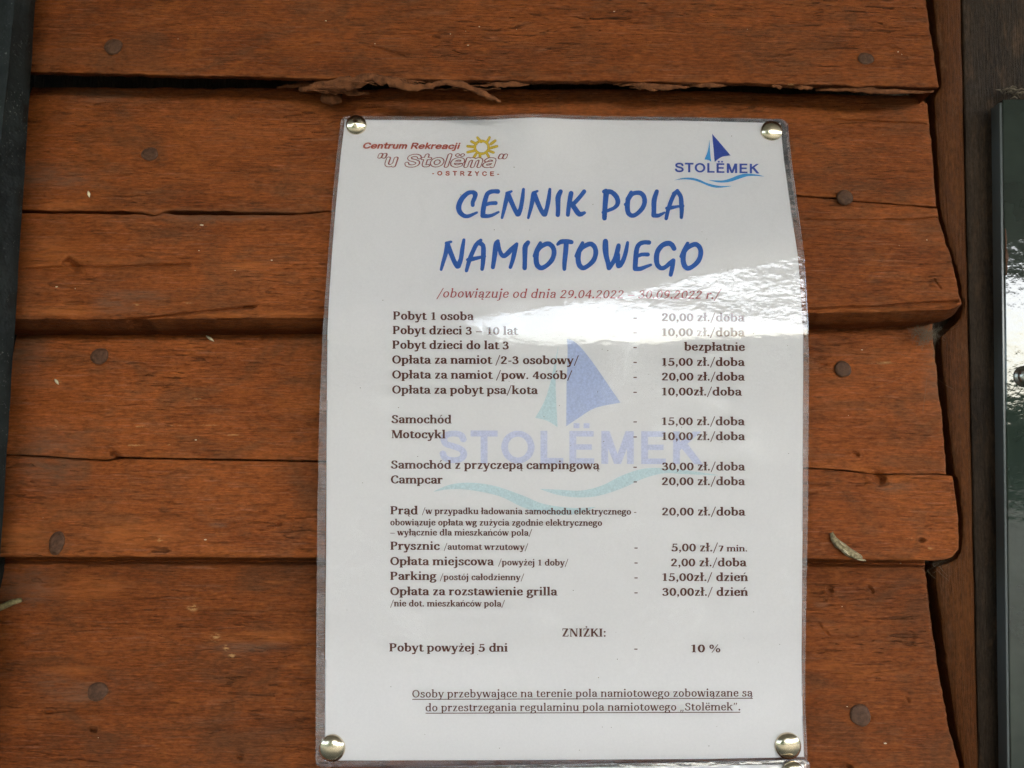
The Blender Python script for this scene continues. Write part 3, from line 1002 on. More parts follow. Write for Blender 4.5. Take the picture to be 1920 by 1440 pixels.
class Serif:
    """Book serif drawn from stems, hairlines, pen curves and slabs."""

    def __init__(s, T=0.125, t=0.052, slab=0.048, ext=0.045):
        s.T, s.t, s.slab, s.ext = T, t, slab, ext
        s.pa, s.pb = T * 0.48, t * 0.62
        s.cache = {}

    def rect(s, x0, y0, x1, y1):
        return [(x0, y0), (x1, y0), (x1, y1), (x0, y1)]

    def v(s, x, y0, y1, T=None):
        T = T or s.T
        return [s.rect(x - T / 2, y0, x + T / 2, y1)]

    def h(s, x0, x1, y, t=None):
        t = t or s.t
        return [s.rect(x0, y - t / 2, x1, y + t / 2)]

    def sb(s, x, y=0.0, l=1, r=1, T=None):
        T = T or s.T
        return [s.rect(x - T / 2 - s.ext * l, y, x + T / 2 + s.ext * r, y + s.slab)]

    def st(s, x, y, l=1, r=1, T=None):
        T = T or s.T
        return [s.rect(x - T / 2 - s.ext * l, y - s.slab, x + T / 2 + s.ext * r, y)]

    def flag(s, x, y):
        T = s.T
        return [[(x - T / 2 - s.ext * 1.25, y - s.slab - 0.012), (x - T / 2, y - s.slab * 1.7), (x + T / 2, y - 0.05), (x + T / 2, y), (x - T / 2, y - 0.004), (x - T / 2 - s.ext * 1.25, y - 0.018)]]

    def c(s, *pts, a=None, b=None, closed=False):
        return pen_sweep(catmull(pts, 4, closed), a or s.pa, b or s.pb)

    def el(s, cx, cy, rx, ry, a=None):
        return s.c(*[(cx + rx * math.cos(2 * math.pi * i / 12), cy + ry * math.sin(2 * math.pi * i / 12)) for i in range(12)], a=a, closed=True)

    def d(s, x0, y0, x1, y1, w=None):
        w = (w or s.T) / 2 * 1.06
        return [[(x0 - w, y0), (x0 + w, y0), (x1 + w, y1), (x1 - w, y1)]]

    def dot(s, x, y, r=0.072):
        return [[(x + r * math.cos(i * math.pi / 6), y + r * math.sin(i * math.pi / 6)) for i in range(12)]]

    def og(s, x):
        return s.c((x, 0.02), (x - 0.055, -0.06), (x - 0.05, -0.13), (x + 0.035, -0.145), a=0.03, b=0.025)

    def ac(s, x):
        return [[(x - 0.055, 0.555), (x - 0.005, 0.555), (x + 0.13, 0.70), (x + 0.02, 0.70)]]

    def glyph(s, ch):
        if ch not in s.cache:
            polys, adv = s.make(ch)
            s.cache[ch] = (*union(polys), adv) if polys else (np.zeros((0, 2)), [], adv)
        return s.cache[ch]

    def make(s, ch):
        v, h, sb, st, fl, c, el, d, dot = s.v, s.h, s.sb, s.st, s.flag, s.c, s.el, s.d, s.dot
        th = s.t * 1.15
        base = {'ą': 'a', 'ę': 'e', 'ë': 'e', 'ć': 'c', 'ń': 'n', 'ó': 'o', 'ż': 'z', 'Ż': 'Z', 'ł': 'l'}
        if ch in base:
            p, adv = s.make(base[ch])
            p = list(p)
            if ch == 'ą':
                p += s.og(0.40)
            elif ch == 'ę':
                p += s.og(0.27)
            elif ch == 'ë':
                p += dot(0.16, 0.63, 0.058) + dot(0.33, 0.63, 0.058)
            elif ch == 'ć':
                p += s.ac(0.24)
            elif ch == 'ń':
                p += s.ac(0.26)
            elif ch == 'ó':
                p += s.ac(0.25)
            elif ch == 'ż':
                p += dot(0.22, 0.63, 0.066)
            elif ch == 'Ż':
                p += dot(0.28, 0.80, 0.066)
            elif ch == 'ł':
                p += [[(-0.02, 0.27), (-0.02, 0.34), (0.30, 0.49), (0.30, 0.42)]]
            return p, adv
        G = {
            ' ': lambda: ([], 0.235),
            'a': lambda: (v(.355, .05, .34) + c((.10, .36), (.12, .425), (.21, .452), (.31, .43), (.355, .34)) + c((.355, .275), (.22, .262), (.115, .205), (.10, .115), (.16, .035), (.26, .05), (.35, .13)) + sb(.40, 0, 0, 0.6) + dot(.115, .365, .06), .475),
            'b': lambda: (v(.12, .02, .72) + fl(.12, .72) + c((.13, .37), (.22, .44), (.33, .44), (.415, .35), (.425, .24), (.41, .13), (.32, .035), (.21, .03), (.12, .09)), .525),
            'c': lambda: (c((.37, .36), (.33, .44), (.24, .452), (.13, .39), (.092, .245), (.12, .10), (.22, .032), (.32, .045), (.385, .115)) + dot(.36, .365, .062), .44),
            'd': lambda: (v(.405, .02, .72) + fl(.405, .72) + sb(.42, 0, 0, 1) + c((.395, .37), (.31, .44), (.20, .44), (.11, .35), (.098, .24), (.11, .13), (.20, .035), (.31, .03), (.405, .10)), .535),
            'e': lambda: (h(.10, .40, .262) + c((.375, .27), (.36, .385), (.30, .448), (.22, .45), (.12, .38), (.092, .245), (.12, .10), (.22, .032), (.32, .045), (.39, .115)), .465),
            'g': lambda: (el(.215, .315, .125, .137) + h(.28, .47, .445, s.t * 1.3) + c((.13, .20), (.085, .14), (.12, .075), (.25, .06), (.37, .03), (.405, -.055), (.34, -.155), (.20, -.185), (.085, -.145), (.07, -.075), (.12, .0)), .485),
            'h': lambda: (v(.12, 0, .72) + fl(.12, .72) + sb(.12) + c((.12, .33), (.20, .42), (.29, .445), (.375, .42), (.41, .33)) + v(.41, 0, .34) + sb(.41), .535),
            'i': lambda: (v(.135, 0, .48) + fl(.135, .48) + sb(.135) + dot(.13, .645), .27),
            'j': lambda: (v(.135, -.08, .48) + fl(.135, .48) + c((.137, -.07), (.11, -.16), (.01, -.195)) + dot(.13, .645), .27),
            'k': lambda: (v(.12, 0, .72) + fl(.12, .72) + sb(.12) + d(.16, .22, .40, .46, th * 1.6) + d(.445, 0, .25, .31) + st(.40, .48, 1, 1, .10) + sb(.445), .54),
            'l': lambda: (v(.135, 0, .72) + fl(.135, .72) + sb(.135), .27),
            'm': lambda: (v(.12, 0, .48) + fl(.12, .48) + sb(.12) + c((.12, .33), (.20, .42), (.29, .445), (.37, .42), (.405, .33)) + v(.405, 0, .34) + sb(.405) + c((.405, .33), (.49, .42), (.57, .445), (.65, .42), (.69, .33)) + v(.69, 0, .34) + sb(.69), .81),
            'n': lambda: (v(.12, 0, .48) + fl(.12, .48) + sb(.12) + c((.12, .33), (.20, .42), (.29, .445), (.375, .42), (.41, .33)) + v(.41, 0, .34) + sb(.41), .535),
            'o': lambda: (el(.25, .24, .158, .212), .50),
            'p': lambda: (v(.12, -.20, .48) + fl(.12, .48) + sb(.12, -.20) + c((.13, .37), (.22, .44), (.33, .44), (.415, .35), (.425, .24), (.41, .13), (.32, .035), (.21, .03), (.12, .09)), .53),
            'r': lambda: (v(.12, 0, .48) + fl(.12, .48) + sb(.12) + c((.13, .31), (.20, .41), (.30, .445)) + dot(.315, .41, .062), .39),
            's': lambda: (c((.325, .37), (.29, .44), (.205, .455), (.12, .425), (.105, .345), (.18, .275), (.285, .225), (.33, .14), (.285, .05), (.18, .028), (.09, .055), (.065, .125)) , .405),
            't': lambda: (v(.145, .09, .58) + c((.147, .12), (.165, .045), (.235, .03), (.31, .055)) + h(.03, .31, .452, s.t * 1.1), .335),
            'u': lambda: (v(.12, .13, .48) + fl(.12, .48) + c((.12, .15), (.15, .055), (.235, .032), (.33, .06), (.405, .14)) + v(.405, 0, .48) + fl(.405, .48) + sb(.42, 0, 0, 1), .54),
            'w': lambda: (d(.20, 0, .075, .46) + d(.23, 0, .33, .46, th) + d(.475, 0, .35, .46) + d(.50, 0, .62, .46, th) + st(.075, .48) + st(.345, .48, .6, .3) + st(.62, .48, 1, 1, .06), .685),
            'y': lambda: (d(.255, .0, .09, .46) + d(.20, -.14, .42, .46, th * 1.2) + st(.09, .48) + st(.42, .48, 1, 1, .07) + c((.215, -.10), (.16, -.175), (.07, -.18)) + dot(.075, -.165, .055), .49),
            'z': lambda: (h(.05, .38, .452) + h(.05, .39, .028) + d(.105, .03, .32, .45) + v(.072, .35, .46, .045) + v(.37, .02, .13, .045), .43),
            'P': lambda: (v(.145, 0, .67) + sb(.145) + st(.145, .67, 1, 0) + c((.15, .635), (.31, .638), (.43, .59), (.455, .485), (.42, .37), (.30, .315), (.15, .315)), .57),
            'O': lambda: (el(.335, .335, .24, .30), .67),
            'S': lambda: (c((.415, .52), (.39, .605), (.28, .64), (.16, .605), (.12, .51), (.175, .41), (.30, .345), (.41, .26), (.425, .15), (.36, .055), (.24, .032), (.115, .075), (.085, .17)), .52),
            'M': lambda: (v(.125, 0, .66, .06) + v(.70, 0, .66) + d(.40, .0, .165, .66) + d(.42, .0, .655, .66, th * 1.2) + sb(.125, 0, 1, 1, .06) + sb(.70) + st(.12, .67, 1, 1, .10) + st(.70, .67), .83),
            'C': lambda: (c((.485, .50), (.46, .60), (.335, .64), (.18, .57), (.105, .42), (.105, .25), (.18, .09), (.335, .032), (.45, .07), (.51, .16)), .575),
            'Z': lambda: (h(.06, .49, .64) + h(.06, .51, .032) + d(.13, .03, .43, .64) + v(.085, .50, .66, .05) + v(.485, .01, .17, .05), .56),
            'N': lambda: (v(.125, 0, .66, .06) + v(.57, 0, .67, .06) + d(.55, .0, .15, .67) + sb(.125, 0, 1, 1, .06) + st(.10, .67, 1, 1, .10) + st(.57, .67, 1, 1, .06), .70),
            'I': lambda: (v(.155, 0, .67) + sb(.155) + st(.155, .67), .31),
            'K': lambda: (v(.145, 0, .67) + sb(.145) + st(.145, .67) + d(.18, .28, .50, .65, th * 1.4) + d(.56, 0, .29, .40) + st(.50, .67, 1, 1, .08) + sb(.56, 0, .7, .7), .64),
            '0': lambda: (el(.25, .315, .165, .285), .505),
            '1': lambda: (v(.27, 0, .63) + [[(.27, .63), (.09, .565), (.09, .525), (.27, .56)]] + sb(.27, 0, 1.6, 1.6), .505),
            '2': lambda: (c((.10, .47), (.125, .565), (.23, .60), (.34, .555), (.365, .455), (.30, .32), (.18, .17), (.08, .05)) + h(.06, .44, .042, .084), .505),
            '3': lambda: (c((.10, .50), (.14, .575), (.235, .60), (.335, .555), (.345, .44), (.27, .355), (.19, .34)) + c((.20, .34), (.33, .31), (.39, .19), (.345, .07), (.22, .03), (.12, .045), (.08, .12)), .505),
            '4': lambda: (d(.055, .19, .31, .62, th * 1.3) + h(.03, .48, .185, .07) + v(.335, 0, .63) + sb(.335, 0, .6, .6), .505),
            '5': lambda: (h(.115, .42, .59, .085) + v(.14, .32, .62, .06) + c((.13, .345), (.23, .385), (.35, .335), (.395, .205), (.345, .07), (.22, .03), (.11, .045), (.08, .11)), .505),
            '7': lambda: (h(.06, .45, .588, .085) + d(.20, 0, .40, .57, s.T) + v(.085, .48, .62, .05), .505),
            '9': lambda: (el(.25, .42, .152, .175) + c((.40, .43), (.40, .27), (.31, .10), (.14, .022)), .505),
            '.': lambda: (dot(.115, .062), .235),
            ',': lambda: (dot(.115, .062) + [[(.10, .0), (.185, .06), (.17, -.03), (.085, -.135), (.05, -.11)]], .235),
            ':': lambda: (dot(.13, .062) + dot(.13, .40), .265),
            '/': lambda: ([[(.0, -.13), (.065, -.13), (.36, .73), (.295, .73)]], .37),
            '-': lambda: (h(.045, .265, .235, .085), .31),
            '–': lambda: (h(.02, .48, .235, .06), .50),
            '%': lambda: (el(.18, .46, .10, .14, s.pa * .7) + el(.60, .17, .10, .14, s.pa * .7) + [[(.17, -.02), (.23, -.02), (.62, .65), (.56, .65)]], .79),
            '„': lambda: (dot(.10, .03, .05) + [[(.09, -.02), (.15, .03), (.12, -.07), (.05, -.14), (.03, -.12)]] + dot(.26, .03, .05) + [[(.25, -.02), (.31, .03), (.28, -.07), (.21, -.14), (.19, -.12)]], .38),
            '”': lambda: (dot(.10, .62, .05) + [[(.09, .57), (.15, .62), (.12, .52), (.05, .45), (.03, .47)]] + dot(.26, .62, .05) + [[(.25, .57), (.31, .62), (.28, .52), (.21, .45), (.19, .47)]], .38),
        }
        return G[ch]()


class Sans(Serif):
    """Bold grotesque capitals for the boat logo."""

    def make(s, ch):
        B = 0.145
        R = lambda x0, y0, x1, y1: [s.rect(x0, y0, x1, y1)]
        pen = dict(a=B / 2, b=B / 2 * 0.9)
        if ch == 'S':
            return s.c((.555, .52), (.50, .615), (.34, .648), (.18, .61), (.135, .52), (.185, .42), (.34, .37), (.51, .30), (.565, .195), (.50, .095), (.34, .065), (.17, .105), (.115, .21), **pen), .67
        if ch == 'T':
            return R(.02, .585, .60, .716) + R(.31 - B / 2, 0, .31 + B / 2, .716), .62
        if ch == 'O':
            return s.c(*[(.395 + .285 * math.cos(i * math.pi / 8), .358 + .292 * math.sin(i * math.pi / 8)) for i in range(16)], closed=True, **pen), .79
        if ch == 'L':
            return R(.07, 0, .07 + B, .716) + R(.07, 0, .56, .125), .60
        if ch in 'EË':
            p = R(.07, 0, .07 + B, .716) + R(.07, 0, .60, .122) + R(.07, .594, .59, .716) + R(.07, .306, .55, .425)
            if ch == 'Ë':
                p += R(.16, .775, .285, .885) + R(.375, .775, .50, .885)
            return p, .665
        if ch == 'M':
            return R(.07, 0, .07 + B, .716) + R(.62, 0, .62 + B, .716) + [[(.07, .716), (.245, .716), (.49, 0), (.345, 0)], [(.765, .716), (.59, .716), (.345, 0), (.49, 0)]], .835
        if ch == 'K':
            return R(.07, 0, .07 + B, .716) + [[(.10, .20), (.10, .39), (.50, .716), (.68, .716)], [(.24, .36), (.37, .46), (.71, 0), (.53, 0)]], .72
        return [], .25


class Rounded(Serif):
    """Heavy slanted grotesque of the resort logo, drawn with one round pen."""

    def make(s, ch):
        ml = lambda *p: pen_sweep(list(p), s.pa, s.pb)
        k = lambda *p, **q: s.c(*p, a=s.pa, b=s.pb, **q)
        G = {
            ' ': lambda: ([], .28), 'u': lambda: (k((.10, .49), (.10, .20), (.16, .08), (.28, .07), (.40, .18)) + ml((.40, .49), (.40, .05)), .52),
            't': lambda: (k((.17, .68), (.17, .17), (.23, .07), (.33, .08)) + ml((.05, .48), (.32, .48)), .38), 'o': lambda: (s.c(*[(.28 + .19 * math.cos(i * math.pi / 6), .275 + .205 * math.sin(i * math.pi / 6)) for i in range(12)], a=s.pa, b=s.pb, closed=True), .57),
            'l': lambda: (ml((.12, .70), (.12, .05)), .25), 'e': lambda: (ml((.09, .28), (.46, .28)) + k((.46, .29), (.42, .43), (.28, .48), (.13, .41), (.08, .27), (.13, .12), (.29, .06), (.44, .13)), .55),
            'm': lambda: (ml((.10, .05), (.10, .49)) + k((.10, .34), (.19, .46), (.29, .47), (.36, .38), (.36, .05)) + k((.36, .34), (.45, .46), (.55, .47), (.62, .38), (.62, .05)), .74),
            'n': lambda: (ml((.10, .05), (.10, .49)) + k((.10, .34), (.19, .46), (.31, .47), (.40, .38), (.40, .05)), .52), 'r': lambda: (ml((.10, .05), (.10, .49)) + k((.10, .33), (.18, .44), (.32, .48)), .38),
            'a': lambda: (k((.10, .38), (.17, .47), (.30, .48), (.40, .41), (.41, .05)) + k((.41, .29), (.23, .27), (.10, .20), (.10, .09), (.22, .05), (.34, .10), (.41, .19)), .53),
            'c': lambda: (k((.43, .38), (.35, .47), (.23, .47), (.11, .39), (.08, .27), (.12, .12), (.25, .06), (.37, .08), (.44, .17)), .51), 'i': lambda: (ml((.11, .05), (.11, .49)) + ml((.11, .66), (.11, .69)), .24),
            'j': lambda: (k((.11, .49), (.11, -.06), (.06, -.15), (-.03, -.15)) + ml((.11, .66), (.11, .69)), .25), 'k': lambda: (ml((.11, .70), (.11, .05)) + ml((.40, .48), (.13, .23)) + ml((.21, .30), (.43, .05)), .50),
            'C': lambda: (k((.59, .51), (.49, .63), (.34, .66), (.17, .57), (.10, .36), (.16, .15), (.33, .06), (.49, .09), (.60, .21)), .68), 'R': lambda: (ml((.11, .67), (.11, .05)) + k((.11, .66), (.38, .66), (.51, .57), (.49, .42), (.37, .36), (.11, .36)) + ml((.32, .36), (.55, .05)), .64),
            'S': lambda: (k((.52, .52), (.46, .62), (.32, .66), (.17, .61), (.13, .50), (.20, .41), (.35, .36), (.49, .29), (.52, .18), (.44, .08), (.30, .05), (.15, .09), (.09, .20)), .62),
            'O': lambda: (s.c(*[(.36 + .27 * math.cos(i * math.pi / 6), .36 + .29 * math.sin(i * math.pi / 6)) for i in range(12)], a=s.pa, b=s.pb, closed=True), .72), 'T': lambda: (ml((.06, .66), (.54, .66)) + ml((.30, .66), (.30, .05)), .60),
            'Z': lambda: (ml((.08, .66), (.50, .66), (.08, .06), (.53, .06)), .60), 'Y': lambda: (ml((.06, .67), (.29, .36), (.29, .05)) + ml((.52, .67), (.29, .36)), .58), 'E': lambda: (ml((.50, .66), (.11, .66), (.11, .06), (.52, .06)) + ml((.11, .37), (.47, .37)), .58),
            '-': lambda: (ml((.08, .27), (.22, .27)), .30), '"': lambda: (ml((.09, .70), (.08, .55)) + ml((.26, .70), (.25, .55)), .35),
        }
        if ch == 'ë':
            p, adv = s.make('e')
            return p + ml((.17, .68), (.17, .70)) + ml((.37, .68), (.37, .70)), adv
        return G[ch]()


def rounded(r):
    f = Rounded()
    f.pa, f.pb = r, r * 0.92
    return f


BOLD = Serif(0.150, 0.064, 0.053, 0.042)
BODY_IT = Serif(0.094, 0.044, 0.036, 0.034)
SANS = Sans()


class Print:
    """Gathers flat print in photo positions and lays it on the paper as one mesh."""

    def __init__(s):
        s.v, s.f, s.m, s.lay, s.n = [], [], [], [], 0

    def add(s, v, tris, mi=0, lay=0.10):
        v = np.asarray(v, float)
        if not len(v):
            return
        s.v.append(v)
        s.lay.append(np.full(len(v), lay))
        s.f += [tuple(i + s.n for i in t) for t in tris]
        s.m += [mi] * len(tris)
        s.n += len(v)

    def text(s, string, font, size, x0, y0, x1, y1, mi=0, lay=0.10, shear=0.0, track=0.0):
        pen, items = 0.0, []
        for ch in string:
            v, t, adv = font.glyph(ch)
            if len(v):
                items.append((v + np.array((pen, 0)), t))
            pen += adv + track
        allv = np.concatenate([i[0] for i in items])
        xs = allv[:, 0] + shear * allv[:, 1]
        a, b = xs.min(), xs.max()
        for v, t in items:
            u = (v[:, 0] + shear * v[:, 1] - a) / (b - a)
            px = x0 + u * (x1 - x0)
            py = y0 + u * (y1 - y0) - v[:, 1] * size
            s.add(np.stack([px, py], -1), t, mi, lay)
        return s

    def polys(s, polys, mi=0, lay=0.10, grid=None):
        v, t = union(polys)
        s.add(v, t, mi, lay)
        return s

    def build(s, name, mats, parent, pfun=sheet_p, label=None):
        v = np.concatenate(s.v)
        lay = np.concatenate(s.lay)
        co = survey(v[:, 0], v[:, 1], pfun(v[:, 0], v[:, 1]) + lay)
        f = np.array(s.f, np.int32)
        # face towards the viewer
        a, b, c = co[f[:, 0]], co[f[:, 1]], co[f[:, 2]]
        ny = np.cross(b - a, c - a)[:, 1]
        f[ny > 0] = f[ny > 0][:, ::-1]
        me = bpy.data.meshes.new(name)
        me.from_pydata([tuple(q) for q in co], [], [tuple(int(i) for i in q) for q in f])
        for p, m in zip(me.polygons, s.m):
            p.material_index = m
        me.update()
        o = link(name, me, parent, mats)
        if label:
            o['label'] = label
        return o


def split_poly_grid(polys, step):
    """Cut big shapes along a grid so that they follow the bend of the sheet."""
    xs = [q[0] for p in polys for q in p]
    ys = [q[1] for p in polys for q in p]
    vs, fs = [], []
    for p in polys:
        if sum(p[i - 1][0] * p[i][1] - p[i][0] * p[i - 1][1] for i in range(len(p))) < 0:
            p = p[::-1]
        fs.append(list(range(len(vs), len(vs) + len(p))))
        vs += [Vector(q) for q in p]
    for gx in np.arange(min(xs) + 3.3, max(xs), step):
        for gy in np.arange(min(ys) + 2.7, max(ys), step):
            vs.append(Vector((gx + random.uniform(-1, 1), gy + random.uniform(-1, 1))))
    v, e, f, ov, oe, of = delaunay_2d_cdt(vs, [], fs, 0, 1e-6)
    return np.array([(a.x, a.y) for a in v]), [tuple(t) for t, src in zip(f, of) if src]


# -- title, traced as brush strokes
TITLE = [
    ((840, 340), 7.385, [
        [(342, 330, 54), (345, 280, 60), (372, 220, 62), (374, 170, 72), (330, 150, 56), (270, 165, 62), (200, 230, 70), (157, 310, 75), (148, 380, 75), (175, 440, 70), (230, 480, 60), (290, 480, 52), (350, 455, 42), (400, 432, 34)],
        [(690, 140, 66), (640, 138, 60), (590, 145, 62), (545, 175, 64), (515, 260, 70), (490, 380, 70), (482, 470, 68)], [(525, 325, 46), (580, 305, 52), (660, 300, 58)], [(480, 475, 68), (540, 482, 56), (610, 470, 46), (700, 425, 32)],
        [(748, 505, 38), (775, 400, 52), (800, 290, 62), (822, 190, 64)], [(815, 165, 46), (880, 138, 32)], [(830, 180, 75), (880, 290, 68), (930, 400, 64), (965, 455, 72)], [(975, 450, 74), (1005, 380, 62), (1030, 240, 58), (1045, 110, 42)],
        [(1112, 505, 38), (1140, 400, 52), (1165, 290, 62), (1182, 180, 64)], [(1180, 160, 46), (1240, 135, 32)], [(1195, 180, 75), (1240, 290, 68), (1290, 400, 64), (1330, 455, 72)], [(1340, 455, 74), (1370, 370, 62), (1395, 240, 60), (1410, 110, 42)],
        [(1560, 140, 62), (1530, 200, 75), (1522, 260, 72), (1525, 380, 62), (1520, 465, 62)],
        [(1705, 165, 68), (1690, 240, 66), (1670, 370, 62), (1660, 465, 54)], [(1885, 140, 60), (1840, 200, 58), (1770, 280, 60), (1720, 330, 56)], [(1715, 310, 70), (1760, 380, 72), (1820, 455, 72), (1890, 435, 44)]]),
    ((1090, 340), 7.385, [
        [(345, 170, 80), (335, 260, 75), (325, 400, 68), (320, 510, 66)], [(312, 142, 54), (340, 130, 58)], [(340, 140, 66), (420, 150, 68), (490, 220, 70), (505, 300, 66), (465, 360, 54), (380, 400, 48), (300, 430, 42)],
        [(690, 150, 48), (640, 250, 62)], [(645, 260, 66), (637, 360, 70), (652, 440, 68), (705, 475, 62), (770, 450, 62), (840, 380, 64), (876, 300, 66), (870, 220, 66), (830, 168, 66), (770, 158, 64), (700, 180, 60), (645, 260, 62)], [(610, 320, 46), (635, 340, 46)],
        [(1045, 140, 60), (1015, 230, 72), (1005, 300, 72), (1005, 400, 66), (1000, 465, 66)], [(1000, 470, 66), (1060, 475, 56), (1110, 455, 44), (1152, 432, 28)],
        [(1330, 130, 52), (1280, 190, 60), (1240, 280, 60), (1200, 400, 56), (1175, 515, 50)], [(1275, 168, 46), (1330, 135, 50)], [(1330, 140, 60), (1375, 210, 62), (1385, 300, 66), (1390, 400, 60), (1385, 500, 48)], [(1180, 372, 42), (1240, 365, 56), (1320, 350, 38), (1410, 340, 36)]]),
    ((810, 435), 7.111, [
        [(122, 500, 40), (150, 400, 54), (185, 280, 62), (205, 180, 70)], [(192, 150, 48), (255, 130, 34)], [(210, 180, 75), (255, 290, 68), (300, 400, 64), (340, 455, 74)], [(350, 450, 76), (385, 360, 62), (405, 220, 58), (425, 105, 42)],
        [(650, 110, 46), (590, 170, 60), (545, 260, 60), (500, 370, 62), (460, 515, 48)], [(620, 140, 66), (680, 180, 62), (685, 280, 66), (680, 400, 60), (668, 495, 50)], [(475, 370, 46), (520, 365, 60), (610, 345, 48), (705, 325, 34)],
        [(880, 120, 48), (855, 150, 62), (845, 230, 70), (830, 350, 64), (812, 470, 56)], [(880, 140, 52), (900, 240, 52), (935, 310, 60), (980, 310, 66), (1060, 230, 66), (1130, 160, 46)], [(1125, 170, 52), (1100, 270, 62), (1075, 380, 58), (1045, 470, 48)],
        [(1280, 140, 60), (1245, 190, 72), (1240, 260, 70), (1238, 380, 62), (1235, 480, 62)],
        [(1445, 145, 46), (1400, 240, 62), (1365, 320, 50)], [(1395, 270, 68), (1388, 360, 70), (1402, 440, 72), (1455, 480, 64), (1530, 445, 62), (1600, 370, 66), (1628, 280, 66), (1613, 205, 66), (1560, 158, 66), (1500, 168, 64), (1430, 215, 62), (1395, 270, 64)],
        [(1675, 165, 40), (1720, 130, 62), (1800, 125, 62), (1860, 135, 58)], [(1790, 150, 66), (1780, 280, 68), (1768, 400, 62), (1765, 495, 50)]]),
    ((1060, 435), 7.111, [
        [(230, 145, 46), (185, 240, 62), (145, 320, 50)], [(178, 270, 70), (170, 360, 70), (187, 440, 72), (235, 480, 64), (310, 445, 62), (380, 370, 66), (406, 280, 66), (393, 205, 66), (345, 160, 66), (285, 172, 64), (215, 218, 62), (178, 270, 64)],
        [(535, 125, 72), (535, 220, 80), (545, 320, 70), (572, 420, 66), (580, 480, 62)], [(585, 480, 60), (620, 430, 60), (670, 340, 66), (700, 230, 68), (710, 180, 60)], [(700, 300, 62), (700, 400, 64), (710, 450, 72)], [(730, 445, 66), (770, 380, 62), (800, 290, 60), (820, 200, 52), (830, 140, 40)],
        [(1115, 140, 62), (1050, 138, 60), (990, 160, 62), (955, 220, 66), (940, 330, 68), (930, 480, 66)], [(960, 325, 46), (1020, 300, 52), (1100, 300, 56)], [(930, 490, 64), (1000, 490, 60), (1070, 465, 48), (1140, 438, 36)],
        [(1450, 220, 66), (1420, 170, 68), (1370, 150, 70), (1290, 180, 68), (1230, 260, 70), (1215, 350, 72), (1225, 430, 68), (1270, 480, 62), (1330, 470, 58), (1400, 410, 62), (1440, 380, 58)], [(1440, 380, 60), (1425, 480, 62), (1405, 570, 56)],
        [(1630, 150, 46), (1585, 245, 62), (1545, 325, 50)], [(1578, 275, 70), (1570, 365, 70), (1587, 445, 72), (1635, 485, 64), (1710, 450, 62), (1780, 375, 66), (1806, 285, 66), (1793, 210, 66), (1745, 165, 66), (1685, 177, 64), (1615, 223, 62), (1578, 275, 64)]]),
]
pr = Print()
for (ox, oy), sc_, strokes in TITLE:
    ps = []
    for s_ in strokes:
        for h_ in brush(s_, k=10, smooth_k=3):
            ps.append([(ox + a / sc_, oy + b / sc_) for a, b in h_])
    pr.polys(ps)
pr.build('title_lettering', [MAT['blue_ink']], paper)

pr = Print()
pr.text('/obowiązuje od dnia 29.04.2022 – 30.09.2022 r./', BODY_IT, 24.5, 818, 557.8, 1352.5, 560.5, shear=0.2)
pr.build('validity_lettering', [MAT['red_ink']], paper)

